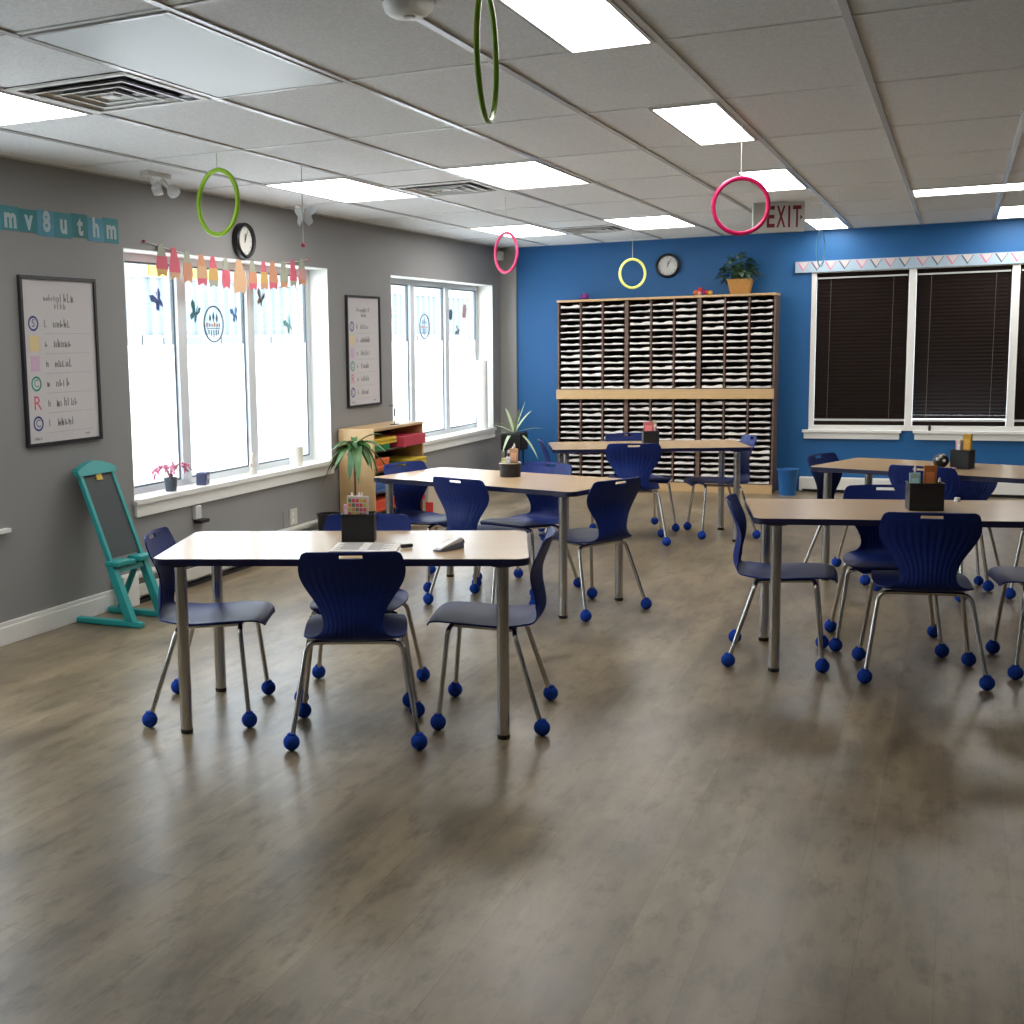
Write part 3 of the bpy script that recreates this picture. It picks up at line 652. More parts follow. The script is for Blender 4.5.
sheets(9.03, 9.30, .53, .1, rgb(222, 110, 58), 'orange paper pile on the second shelf, near end')
sheets(9.62, 9.97, .53, .05, rgb(208, 180, 50), 'yellow sheets sticking out of the second shelf, far end', .06)
sheets(9.34, 9.58, .53, .04, rgb(92, 110, 60), 'olive paper pile in the middle of the second shelf')
sheets(9.03, 9.36, .36, .075, rgb(60, 96, 160), 'blue paper pile on the middle shelf')
sheets(9.5, 9.96, .36, .06, rgb(80, 60, 52), 'brown paper pile on the middle shelf, far end')
sheets(9.03, 9.4, .20, .09, rgb(214, 76, 44), 'red orange paper pile on the fourth shelf')
sheets(9.6, 9.97, .20, .06, rgb(190, 40, 48), 'red folder pile at the far end of the fourth shelf', .04)
t = thing('paper_bag', 'crumpled cream paper bag with red stripe beside the far end of the shelf', 'bag', (-4.0, 9.86, 0), .2)
bg = MB(); bg.add([(-.12, -.09, 0), (.12, -.09, 0), (.13, .09, 0), (-.12, .09, 0), (-.1, -.07, .36), (.13, -.08, .40), (.11, .08, .42), (-.13, .07, .34)], [(0, 1, 2, 3), (0, 1, 5, 4), (1, 2, 6, 5), (2, 3, 7, 6), (3, 0, 4, 7)])
bg.build('bag_body', M_cream, t); MB().box(-.125, -.06, -.096, .09, .03, .2).build('stripe', mat('red stripe', rgb(200, 50, 44), .6), t)
t = thing('wire_stand', 'thin dark wire stand on top of the wooden shelf', 'stand', (-4.30, 9.55, SH + .0006))
MB().tube([(0, 0, .006), (0, 0, .165)], .004, 6).build('rod', M_black, t); MB().box(-.03, .03, -.03, .03, 0, .006).build('foot', M_black, t); MB().tube([(0, -.09, .165), (0, .09, .165)], .004, 6).build('cross_wire', M_black, t); MB().box(-.003, .003, -.0, .022, .07, .135).build('tag', M_black, t)
t = thing('waste_bin', 'black waste bin by the gray wall left of the wooden shelf', 'bin', (-4.36, 8.42, 0))
MB().lathe([(0, 0), (.08, 0), (.095, .26), (.1, .265), (.09, .265), (.077, .01), (0, .01)], 24).build('bin_body', M_black, t, smooth=40); MB().torus((0, 0, .263), .096, .006, 'z', 28, 6).build('rim', M_mesh, t, smooth=60)

# plants near the wall
t = thing('spider_plant', 'green and white spider plant on a thin brown stand before the wooden shelf', 'potted plant', (-4.22, 8.60, 0))
MB().lathe([(0, 0), (.07, 0), (.075, .01), (.014, .02), (.009, .03), (.009, .7), (.06, .71), (.06, .722), (0, .722)], 20).build('stand', M_brown, t, smooth=40)
MB().lathe([(0, .7225), (.04, .7225), (.052, .80), (.046, .80), (.042, .78), (0, .78)], 20).build('pot', M_brown, t, smooth=40)
rnd = random.Random(11); la = MB()
for k in range(26):
    a = 2 * PI * k / 26 + rnd.uniform(-.15, .15); el = rnd.uniform(.1, 1.0); L_ = rnd.uniform(.2, .34); hx = .9 if math.cos(a) > 0 else .75
    la.blade((rnd.uniform(-.02, .02), rnd.uniform(-.02, .02), .79), (math.cos(a) * hx, math.sin(a), el), L_, rnd.uniform(.05, .085), rnd.uniform(.5, 1.6), rnd.choice((0, 1, 1, 0, 0, 2)), 8)
la.build('leaves', [M_leafm, M_leafd, M_leafp], t, smooth=60)
t = thing('spider_plant', 'pale spidery plant in a dark planter on black legs in the far corner', 'potted plant', (-4.16, 12.3, 0))
for sx in (-.07, .07):
    for sy in (-.07, .07): MB().tube([(sx * 1.15, sy * 1.15, 0), (sx, sy, .44)], .009, 8).build('leg', M_black, t)
MB().box(-.11, .11, -.12, .12, .44, .62).build('planter', M_black, t, bevel=.01)
la = MB()
for a, el, L2, dr in ((.2, .5, .34, .3), (.9, 1.6, .42, .3), (1.7, .9, .36, .5), (2.5, 2.2, .4, .25), (3.1, .7, .34, .35), (3.9, 1.3, .38, .5), (4.6, .3, .3, .9), (5.3, 1.7, .4, .2), (5.8, .2, .36, .9), (2.9, .2, .36, .3), (.5, 3., .38, .05)):
    la.blade((0, 0, .61), (math.cos(a), math.sin(a), el), L2, .036, dr, 0, 7)
la.build('leaves', M_leafp, t, smooth=60)

# ------------------------------------------------------------------ mail sorter: six units, three wide and two high
UW, UD = .736, .34; UX0 = -3.83; UY = 12.745
def unit(i, up, label):
    z0, z1 = (.09, .945) if not up else (1.0515, 1.962)
    t = thing('mail_sorter_unit', label, 'mail sorter', (UX0 + i * UW, UY, 0), group='mail sorter units at the blue wall'); W = UW - .001; nz = 14
    zb = 0 if not up else 1.051; zt = 1.0495 if not up else 1.9645
    MB().box(0, .018, .012, UD, zb, zt).build('side_panel', M_side, t); MB().box(W - .018, W, .012, UD, zb, zt).build('side_panel', M_side, t)
    MB().box(.018, W - .018, UD - .01, UD, zb, zt).build('back_panel', M_esp, t)
    if up: MB().box(-.0, W, -.012, UD, 1.965, 1.987).build('top_board', M_maple, t)
    else:
        MB().box(0, W, -.014, .011, 0, .088).build('base_board', M_maple, t)
        MB().box(0, W, -.03, .011, .95, 1.048).build('front_rail', M_maple, t)
        MB().box(.018, W - .018, .012, UD - .01, 1.03, 1.0495).build('top_board', M_esp, t)
    cw = (W - .036) / 3
    for k in (1, 2): MB().box(.018 + cw * k - .008, .018 + cw * k + .008, .012, UD - .011, z0, z1).build('divider', M_side, t)
    pit = (z1 - z0) / nz
    for k in range(nz):
        z = z0 + pit * k; MB().box(.0182, W - .0182, .016, UD - .011, z, z + .006).build('shelf', M_esp, t)
    return t
for i, nm in enumerate(('left', 'middle', 'right')):
    unit(i, False, 'lower %s unit of the mail sorter against the blue wall' % nm); unit(i, True, 'upper %s unit of the mail sorter against the blue wall' % nm)
# white paper piles, one per slot
PV = []
for v in range(7):
    rnd = random.Random(100 + v); mb = MB(); w = .1; n = 10; hgt = rnd.choice((.012, .016, .02, .018, .021, .014, .017))
    top = [hgt + .004 * math.sin(k * .9 + v) + rnd.uniform(-.002, .002) + (.012 * max(0, (k - 6) / 4) if v in (1, 4) else 0) for k in range(n + 1)]
    xs = [-w + 2 * w * k / n for k in range(n + 1)]; vs = []
    for yy in (0.0, .26):
        for k in range(n + 1): vs += [(xs[k], yy, 0), (xs[k], yy, top[k])]
    fs = []; q = 2 * (n + 1)
    for k in range(n):
        a = 2 * k; fs += [(a, a + 2, a + 3, a + 1), (q + a, q + a + 1, q + a + 3, q + a + 2), (a + 1, a + 3, q + a + 3, q + a + 1), (a, q + a, q + a + 2, a + 2)]
    fs += [(0, 1, q + 1, q), (2 * n, q + 2 * n, q + 2 * n + 1, 2 * n + 1)]
    PV.append((vs, fs))
ORD = ('first', 'second', 'third', 'fourth', 'fifth', 'sixth', 'seventh', 'eighth', 'ninth', 'tenth', 'eleventh', 'twelfth', 'thirteenth', 'fourteenth')
pmesh = []
for vs, fs in PV:
    me = bpy.data.meshes.new('paper_pile'); me.from_pydata(vs, [], fs); me.materials.append(M_paper); pmesh.append(me)
rnd = random.Random(21)
for up in (True, False):
    z0, z1 = (1.0515, 1.962) if up else (.09, .945); pit = (z1 - z0) / 14
    for c in range(9):
        i = c // 3; cw = (UW - .037) / 3; x = UX0 + i * UW + .018 + cw * (c % 3 + .5)
        for k in range(14):
            z = z0 + pit * (13 - k) + .0062
            o = bpy.data.objects.new('paper_pile', rnd.choice(pmesh)); COL.objects.link(o); o.location = (x, UY + .018 + rnd.uniform(0, .02), z)
            tag(o, 'white paper pile, %s slot down, %s column, %s half of the mail sorter' % (ORD[k], ORD[c], 'upper' if up else 'lower'), 'paper', 'white paper piles in the mail sorter')
# things on top of the sorter
TZ = 1.9875
t = thing('toy_flower', 'small purple bow on top of the mail sorter, left end', 'decoration', (-3.57, 12.88, TZ))
pu = mat('purple ribbon', rgb(120, 50, 140), .5)
for a in range(5): MB().ball((.028 * math.cos(a * 1.257), .028 * math.sin(a * 1.257), .03), .026, 10, sc=(1, 1, 1.1)).build('petal', pu, t, smooth=60)
MB().ball((0, 0, .055), .018, 10).build('centre', mat('magenta', rgb(170, 60, 130), .5), t, smooth=60)
t = thing('toy_flower', 'small red and orange flower cluster on the mail sorter left of the basket plant', 'decoration', (-2.36, 12.88, TZ))
for k, (dx, dz, c) in enumerate(((-.06, .03, rgb(230, 110, 50)), (-.02, .06, rgb(214, 50, 50)), (.02, .035, rgb(150, 50, 110)), (.05, .03, rgb(226, 70, 60)), (.085, .025, rgb(226, 170, 60)), (-.025, .025, rgb(236, 190, 160)))):
    MB().ball((dx, .01 * (k % 2), dz), .025, 10).build('flower', mat('fl%d' % k, c, .6), t, smooth=60)
t = thing('basket_plant', 'bushy green plant in a tan wicker basket on top of the mail sorter', 'potted plant', (-1.985, 12.9, TZ))
MB().add([(s * (.085 if z == 0 else .12), u * (.07 if z == 0 else .09), z) for z in (0, .15) for s, u in ((-1, -1), (1, -1), (1, 1), (-1, 1))], [(0, 1, 2, 3), (4, 5, 6, 7), (0, 1, 5, 4), (1, 2, 6, 5), (2, 3, 7, 6), (3, 0, 4, 7)]).build('basket', mat('wicker', rgb(184, 132, 66), .7, noise=.3, nscale=60), t, bevel=.006)
rnd = random.Random(5); la = MB()
for k in range(150):
    a = rnd.uniform(0, 2 * PI); r_ = .165 * math.sqrt(rnd.random()); z = .19 + .24 * rnd.random() * (1 - (r_ / .22) ** 2) - r_ * .3
    la.blade((r_ * math.cos(a) * 1.0 - .015, r_ * math.sin(a) * .5, z), (math.cos(a), math.sin(a) * .5, rnd.uniform(-.2, 1.4)), rnd.uniform(.06, .1), rnd.uniform(.045, .07), .7, rnd.choice((0, 0, 1, 2)), 4)
la.build('foliage', [mat('deep leaf', rgb(52, 88, 62), .5), M_leafm, mat('grayish leaf', rgb(130, 150, 128), .5)], t, smooth=60)

# blue bin beside the sorter
t = thing('waste_bin', 'blue waste bin on the floor right of the mail sorter', 'bin', (-1.475, 12.72, 0))
MB().lathe([(0, 0), (.075, 0), (.098, .25), (.104, .256), (.094, .256), (.072, .01), (0, .01)], 28).build('bin_body', mat('blue bin', rgb(26, 96, 160), .4), t, smooth=40); MB().torus((0, 0, .254), .1, .006, 'z', 28, 6).build('rim', mat('blue bin', rgb(26, 96, 160), .4), t, smooth=60)

# ------------------------------------------------------------------ blinds and pennant strip on the blue wall
M_alub = mat('silver rail', rgb(206, 206, 204), .35)
def blind(x0, x1, label, gap=0.0):
    t = thing('window_blind', label, 'blind', ((x0 + x1) / 2, YB + .035, 0), group='dark blinds on the blue wall'); w = (x1 - x0) / 2
    MB().box(-w, w, -.02, .02, 2.14, 2.169).build('headrail', M_dw, t); MB().box(-w + .01, w - .01, -.024, -.0205, 2.112, 2.128).build('valance_strip', M_alub, t)
    sl = MB(); n = 40; z1, z0 = 2.135, .755
    for k in range(n):
        z = z0 + (z1 - z0) * k / (n - 1); low = max(0, 1 - (z - z0) / .75)
        tilt = math.radians(74 - gap * low * 34); R = Matrix.Rotation(tilt, 3, 'X'); pts = [R @ Vector((0, b, .0025 * (1 - (b / .025) ** 2))) for b in (-.025, -.0125, 0, .0125, .025)]
        vs = [(x, p.y, z + p.z) for x in (-w + .001, w - .001) for p in pts]
        sl.add(vs, [(j, j + 1, j + 6, j + 5) for j in range(4)])
    sl.build('slats', M_dw, t, smooth=60, recalc=False)
    MB().box(-w + .002, w - .002, -.014, .014, .712, .732).build('bottom_rail', M_alub, t)
    MB().box(-w + .002, w - .002, -.014, .014, .671, .7115).build('shadow_gap_strip', M_dw, t)  # dark strip standing in for the shadowed gap below the bottom rail
    for s in (-1, 1): MB().tube([(s * w * .68, -.027, 2.11), (s * w * .68 - .01, -.027, .73)], .0016, 5).build('ladder_cord', mat('tan cord', rgb(120, 108, 96), .7), t)
blind(-1.284, -.451, 'dark brown closed blind in the left pane of the blue wall window')
blind(-.384, .424, 'dark brown blind with slightly open lower slats in the middle pane', 1.0)
blind(.491, 1.299, 'dark brown blind cut off by the right edge of the photo')
t = thing('cord_pull', 'small black blind cord pull resting on the window sill ledge', 'cord pull', (-.225, YB - .035, BZ0 + .0055))
MB().lathe([(0, 0), (.012, 0), (.014, .03), (.008, .05), (0, .055)], 12).build('weight', M_black, t, smooth=50); MB().tube([(0, 0, .05), (0, .0, .1)], .002, 5).build('cord', M_black, t)
t = thing('pennant_border', 'pale blue paper border with pink and dark pennants above the blue wall window', 'banner', (-1.484, YB - .039, 2.18))
LB = 2.98
MB().box(0, LB, -.004, .0195, 0, .108).build('paper_strip', mat('pale blue border', rgb(168, 190, 206), .7), t)
fill = MB(); pinkm = MB(); dark = MB(); k = 0; x = .073
def tri(mb, c, w, top, bot, y): mb.add([(c - w, y, top), (c + w, y, top), (c, y, bot)], [(0, 1, 2)])
while x < LB - .5:
    for j in range(4):
        c = x + j * .127; tri(pinkm if j % 2 == 0 else dark, c, .056, .1, -.0 + .012, -.0045); tri(fill, c + .004, .045, .1, .03, -.005)
    x += .537
pinkm.build('pink_pennants', mat('pennant pink', rgb(214, 120, 158), .7), t, recalc=False); dark.build('dark_pennants', mat('pennant slate', rgb(92, 98, 116), .7), t, recalc=False); fill.build('pennant_centres', mat('pennant cream', rgb(206, 198, 198), .7), t, recalc=False)

# ------------------------------------------------------------------ tables
TH = .733
def table(cx_, cy_, deg, label):
    t = thing('classroom_table', label, 'table', (cx_, cy_, 0), math.radians(deg), 'rectangular classroom tables'); l, w, r = .75, .37, .055
    def outline(o, n=8):
        p = []
        for sx, sy, a0 in ((1, 1, 0), (-1, 1, 90), (-1, -1, 180), (1, -1, 270)):
            for k in range(n + 1):
                a = math.radians(a0 + 90 * k / n); p.append((sx * (l - r) + (r + o) * math.cos(a), sy * (w - r) + (r + o) * math.sin(a)))
        return p
    top = MB().poly(outline(-.004), .029, 'xy', at=TH - .029).build('tabletop', M_lam, t)
    eb = MB(); a = outline(.0); b = outline(-.0035); n = len(a); z0, z1 = TH - .028, TH - .0015
    eb.add([(x, y, z0) for x, y in b] + [(x, y, z0) for x, y in a] + [(x, y, z1) for x, y in a] + [(x, y, z1) for x, y in b], [(q * n + i, q * n + (i + 1) % n, (q + 1) % 4 * n + (i + 1) % n, (q + 1) % 4 * n + i) for q in range(4) for i in range(n)])
    eb.build('edge_band', M_edge, top, smooth=50)
    for sx in (-1, 1):
        for sy in (-1, 1):
            lg = MB().lathe([(.0245, .018), (.0245, TH - .036)], 20, c=(sx * .645, sy * .305, 0)).build('leg', M_leg, t, smooth=50)
            MB().lathe([(0, 0), (.024, 0), (.0255, .004), (.0255, .0178), (0, .0178)], 20, c=(sx * .645, sy * .305, 0)).build('foot_glide', M_mesh, lg, smooth=50)
            MB().lathe([(.05, TH - .0358), (.05, TH - .0295), (0, TH - .0295), (0, TH - .0358)], 20, c=(sx * .645, sy * .305, 0)).build('mounting_plate', M_mesh, lg)
    return t
table(-2.279, 4.567, 19, 'maple-topped table nearest the camera, with magazine and stapler on it')
table(-2.495, 7.12, -16.5, 'maple-topped table in the second row beside the wooden paper shelf')
table(-.16, 6.335, 12, 'maple-topped table at the right holding the caddy with teal and amber cards')
table(-2.2, 9.73, 20, 'maple-topped table in front of the mail sorter')
table(-.01, 8.36, -20, 'maple-topped table at the right below the blinds, behind another table')

# ------------------------------------------------------------------ chairs
PROF = [(-.250, .792, .172), (-.246, .785, .186), (-.242, .777, .193), (-.238, .764, .198), (-.229, .742, .204), (-.220, .72, .207), (-.211, .70, .2065), (-.203, .68, .203), (-.197, .66, .196), (-.193, .64, .186), (-.192, .62, .174), (-.193, .60, .160), (-.195, .58, .147), (-.199, .56, .135), (-.203, .54, .126), (-.206, .52, .119), (-.208, .50, .115)]
PROF2 = [(-.208, .50, .115), (-.207, .484, .116), (-.203, .466, .122), (-.195, .449, .138), (-.182, .434, .160), (-.162, .423, .180), (-.135, .416, .193), (-.10, .413, .200), (-.06, .412, .204), (-.02, .414, .206), (.02, .418, .207), (.06, .423, .207), (.10, .429, .206), (.14, .434, .203), (.18, .438, .198), (.21, .439, .192), (.235, .436, .180), (.252, .429, .162), (.261, .419, .142), (.264, .410, .125)]
PROF = [(y_, .5 + (z_ - .5) * .972, w_) for y_, z_, w_ in PROF]
def shell(prof, nu, back, sub=3):
    P = []
    for i in range(len(prof) - 1):
        a = prof[max(0, i - 1)]; b = prof[i]; c = prof[i + 1]; d = prof[min(len(prof) - 1, i + 2)]
        for k in range(sub):
            t = k / sub; P.append(tuple(.5 * (2 * b[j] + (c[j] - a[j]) * t + (2 * a[j] - 5 * b[j] + 4 * c[j] - d[j]) * t * t + (3 * b[j] - a[j] - 3 * c[j] + d[j]) * t ** 3) for j in range(3)))
    P.append(prof[-1]); bm = bmesh.new(); grid = []
    for i, (y, z, w) in enumerate(P):
        q = P[min(i + 1, len(P) - 1)]; p_ = P[max(i - 1, 0)]; ty, tz = q[0] - p_[0], q[1] - p_[1]; ln_ = math.hypot(ty, tz); ny_, nz_ = -tz / ln_, ty / ln_   # normal: out of the back / under the seat
        row = []
        for k in range(nu + 1):
            u = -1 + 2 * k / nu; x = u * w; d = 0
            if z > .49 or back: cv = .028 * u * u
            else: cv = .028 * u * u * max(0, min(1, (z - .42) / .07)) if y < -.15 else 0.0
            if not back: cv_s = (.010 * u ** 4 * max(0, 1 - (y + .02) / .2) - .005 * u ** 4 * max(0, (y - .08) / .18)) * max(0, min(1, (y + .2) / .06))
            else: cv_s = 0
            env = max(0, min(1, (.745 - z) / .06)) * (1 if back else max(0, min(1, (z - .435) / .03))) * max(0, min(1, (.93 - abs(u)) / .12))
            d = .0026 * env * (1 if z > .43 else 0) * (math.cos(2 * PI * 6.5 * u) - 1) * .5
            row.append(bm.verts.new((x, y + cv * 1.0 + ny_ * d, z + cv_s + nz_ * d)))
        grid.append(row)
    bm.verts.ensure_lookup_table()
    for i in range(len(grid) - 1):
        for k in range(nu):
            vs = (grid[i][k], grid[i][k + 1], grid[i + 1][k + 1], grid[i + 1][k]); c = sum((v.co for v in vs), Vector()) / 4
            if back and .7555 < c.z < .7715 and abs(c.x) < .043 - .5 * max(0, abs(c.z - .7635) - .005): continue
            bm.faces.new(vs)
    bmesh.ops.recalc_face_normals(bm, faces=bm.faces)
    bmesh.ops.solidify(bm, geom=bm.faces[:], thickness=.0065)
    bmesh.ops.delete(bm, geom=[v for v in bm.verts if not v.link_faces], context='VERTS')
    bmesh.ops.recalc_face_normals(bm, faces=bm.faces)
    me = bpy.data.meshes.new('shell'); bm.to_mesh(me); bm.free(); me.materials.append(M_navy)
    for p in me.polygons: p.use_smooth = True
    me.set_sharp_from_angle(angle=math.radians(50)); return me
ME_BACK = shell(PROF, 78, True); ME_SEAT = shell(PROF2, 78, False)
def child(name, me, parent):
    o = bpy.data.objects.new(name, me); COL.objects.link(o); o.parent = parent; return o
def make_chair():
    t = thing('school_chair', '', 'chair'); child('backrest', ME_BACK, t); child('seat', ME_SEAT, t); r = .0105
    fr = MB()
    fr.tube(smoothpath([(-.165, -.095, .399), (-.13, -.092, .401), (0, -.09, .401), (.13, -.092, .401), (.165, -.095, .399)], 4), r, 10)
    fr.tube(smoothpath([(-.165, .17, .407), (-.13, .165, .412), (0, .165, .412), (.13, .165, .412), (.165, .17, .407)], 4), r, 10)
    for s in (-1, 1): fr.tube([(s * .125, -.092, .398), (s * .125, .165, .413)], r * .9, 10)
    fr.build('seat_frame', M_chrome, t, smooth=50)
    for s in (-1, 1):
        for path, fx, fy in (([(s * .165, -.095, .399), (s * .184, -.098, .386), (s * .194, -.104, .368)], .2485, -.21), ([(s * .165, .17, .407), (s * .183, .172, .401), (s * .192, .175, .384)], .24, .21)):
            a = Vector(path[-1]); b = Vector((s * fx, fy, .03)); pts = smoothpath(path, 4) + [a + (b - a) * q for q in (.3, .6, .86, 1.0)]
            lg = MB().tube(pts, r, 10).build('leg', M_chrome, t, smooth=50)
            MB().ball((s * fx, fy, .033), .033, 18).lathe([(.014, .055), (.017, .066), (.014, .068)], 12, c=(s * fx, fy, .0)).build('foot_ball', M_ball, lg, smooth=60)
    return t
chair0 = make_chair(); first = True
CH = [('navy school chair in the foreground with its back to the camera at the nearest table', 23, -2.135, 4.328, 1),
 ('navy school chair facing the camera from the far side of the nearest table', -163.9, -2.37, 4.868, 1),
 ('navy school chair at the left end of the nearest table, by the teal easel', -69.4, -2.866, 4.377, 1),
 ('navy school chair seen from the side at the right end of the nearest table', 103.1, -1.700, 4.771, 1),
 ('navy school chair at the left end of the right-hand table, seen from the side', -84.6, -.75, 6.172, 1),
 ('navy school chair with its back to the camera at the right-hand table', 8.4, -.113, 6.078, 1),
 ('navy school chair facing the camera behind the right-hand table', -173, -.285, 6.63, 1),
 ('navy school chair cut by the right photo edge, only seat front and legs showing', 99.7, .448, 6.412, 1),
 ('navy school chair at the right end of the second-row table, back turned', 61.4, -1.885, 6.919, 1),
 ('navy school chair at the left end of the second-row table beside the wooden shelf', -110, -3.075, 7.345, 1),
 ('navy school chair with ribbed back to camera at the second-row table', -20, -2.52, 6.84, 1),
 ('navy school chair facing the camera behind the second-row table', 158, -2.43, 7.415, 1),
 ('navy school chair with its back to the camera at the table before the mail sorter', 16, -2.235, 9.425, 1),
 ('navy school chair on the far side of the table before the mail sorter', -143, -2.335, 10.04, 1),
 ('navy school chair at the right end of the table before the mail sorter', 114, -1.655, 9.994, 1),
 ('navy school chair at the left end of the table before the mail sorter', -70, -2.765, 9.53, 1),
 ('navy school chair with its back to the camera at the table below the blinds', -22, -.09, 8.128, 1),
 ('navy school chair at the left end of the table below the blinds', -111, -.585, 8.49, 1),
 ('small navy school chair tucked under the far side of the table below the blinds', 160, .03, 8.66, .86),
 ('navy school chair at the right edge with only its front legs in the photo', 70, .60, 8.19, 1)]
for lab, deg, x, y, s in CH:
    o = chair0 if first else copy_tree(chair0); first = False
    o.location = (x, y, 0); o.rotation_euler = (0, 0, math.radians(deg)); o.scale = (s, s, s); tag(o, lab, 'chair', 'navy school chairs at the tables')

# ------------------------------------------------------------------ things on the tables
def holder(x, y, rz, w, d, h, label, style='box'):
    t = thing('pencil_holder', label, 'pencil holder', (x, y, TH + .0005), rz); b = .004
    if style == 'box':
        m = MB().box(-w, w, -d, d, 0, b).box(-w, w, -d, -d + b, b, h).box(-w, w, d - b, d, b, h).box(-w, -w + b, -d + b, d - b, b, h).box(w - b, w, -d + b, d - b, b, h)
        m.build('cup', M_mesh, t, bevel=.0012, seg=1)
        MB().box(-w - .002, w + .002, -d - .002, -d + .002, h, h + .005).box(-w - .002, w + .002, d - .002, d + .002, h, h + .005).box(-w - .002, -w + .002, -d, d, h, h + .005).box(w - .002, w + .002, -d, d, h, h + .005).build('rim', M_black, t)
    else:
        MB().lathe([(0, 0), (w * .95, 0), (w, h), (w - b, h), (w * .95 - b, b), (0, b)], 28, sy=d / w).build('cup', M_mesh, t, smooth=40)
        MB().torus((0, 0, h), w, .003, 'z', 28, 6).build('rim', M_chrome, t, smooth=60)
    return t
def stick(kind, x, y, z0, L, r, tilt, az, col, label, tipc=None):
    R = Matrix.Rotation(az, 3, 'Z') @ Matrix.Rotation(tilt, 3, 'Y'); t = thing(kind, label, kind.replace('_', ' '), (x, y, z0))
    MB().lathe([(0, 0), (r, 0), (r, L * .86), (r * .9, L * .86)], 10, R=R).build('barrel', mat('stick' + '_'.join(str(int(c * 99)) for c in col[:3]), col, .4), t, smooth=40)
    tc_ = tipc or rgb(230, 226, 216); MB().lathe([(r * .92, L * .862), (r * .8, L * .95), (r * .2, L), (0, L)], 10, R=R).build('cap', mat('stick' + '_'.join(str(int(c * 99)) for c in tc_[:3]), tc_, .4), t, smooth=40)
def card(kind, cat, x, y, z0, w, d, h, rz, tilt, col, label, stripes=None):
    t = thing(kind, label, cat, (x, y, z0), rz); R = Matrix.Rotation(tilt, 3, 'Y')
    m = mat('card' + '_'.join(str(int(c * 99)) for c in col[:3]), col, .5)
    MB().box(-w, w, -d, d, 0, h, R=R).build('body', m, t, bevel=.002, seg=1)
    if stripes:
        sm = MB(); ms = [mat('stripe%d' % i, c, .5) for i, c in enumerate(stripes)]; n = 9
        for a in range(5):
            for q in range(n):
                sm.box(-w + .006 + a * (2 * w - .012) / 5, -w + .006 + (a + .82) * (2 * w - .012) / 5, -d - .0008, -d - .0002, h * (.06 + .9 * q / n), h * (.06 + .9 * (q + .75) / n), (a + q) % len(ms), R=R)
        sm.build('pattern', ms, t)
    else: MB().box(-w * .7, w * .7, -d - .0008, -d - .0002, h * .55, h * .85, R=R).build('label_patch', mat('patch' + '_'.join(str(int(c * 99)) for c in col[:3]), tuple(min(1, c * 1.5 + .03) for c in col[:3]) + (1,), .6), t)
FZ = TH + .006
# nearest table
holder(-2.272, 4.66, math.radians(19), .07, .05, .115, 'black mesh pencil holder on the nearest table')
card('pencil_case', 'pencil case', -2.268, 4.634, FZ, .046, .008, .19, math.radians(19), .03, rgb(206, 196, 186), 'rainbow checked pencil case in the holder on the nearest table', [rgb(210, 80, 90), rgb(190, 190, 70), rgb(214, 140, 80), rgb(90, 130, 90), rgb(210, 70, 120)])
card('notepad', 'notepad', -2.322, 4.655, FZ, .014, .005, .15, math.radians(19), -.02, rgb(232, 180, 206), 'small pink notepad in the holder on the nearest table')
for k, (dx, dy, tl, az, c, nm) in enumerate(((-.034, .018, .05, 2.6, rgb(60, 60, 130), 'navy'), (-.018, .026, .06, 1.2, rgb(120, 50, 120), 'purple'), (-.024, .0, .05, 3.0, rgb(190, 190, 200), 'silver'), (.0, .03, .05, 1.9, rgb(40, 40, 46), 'black'))):
    stick('marker_pen', -2.272 + dx, 4.66 + dy, FZ, .2, .006, tl, az, c, '%s marker pen with pale cap in the holder on the nearest table' % nm)
t = thing('magazine', 'open printed magazine behind the foreground chair on the nearest table', 'magazine', (-2.16, 4.49, TH + .0005), math.radians(17))
MB().box(-.135, .0, -.11, .11, 0, .006).box(.0, .135, -.11, .11, 0, .005).build('pages', M_paper, t); q = MB(); rnd = random.Random(8)
for k in range(9): q.box(-.12 + .02 * (k % 2), -.02, .09 - k * .02, .098 - k * .02, .0062, .0066); q.box(.015, .11 - .02 * (k % 3), .09 - k * .02, .098 - k * .02, .0052, .0056)
q.build('print', mat('print gray', rgb(130, 126, 124), .7), t)
stick('marker_pen', -2.022, 4.535, TH + .0085, .055, .008, PI / 2, .9, rgb(36, 36, 40), 'short black marker lying at the right edge of the magazine', rgb(50, 50, 54))
t = thing('stapler', 'silver and black wedge-shaped stapler lying on the nearest table', 'stapler', (-1.825, 4.565, TH + .0005), math.radians(68))
MB().poly([(-.07, 0), (.07, 0), (.07, .026), (-.07, .006)], .044, 'xz', at=-.022).build('base', mat('gray stapler base', rgb(96, 100, 116), .4), t, bevel=.003)
MB().poly([(-.066, .007), (.066, .0265), (.069, .04), (.05, .044), (-.058, .015)], .036, 'xz', at=-.018).build('arm', mat('white stapler arm', rgb(226, 226, 228), .3), t, bevel=.004)
MB().ball((.073, 0, .024), .018, 12, sc=(.6, 1, 1)).build('head', M_black, t, smooth=60)
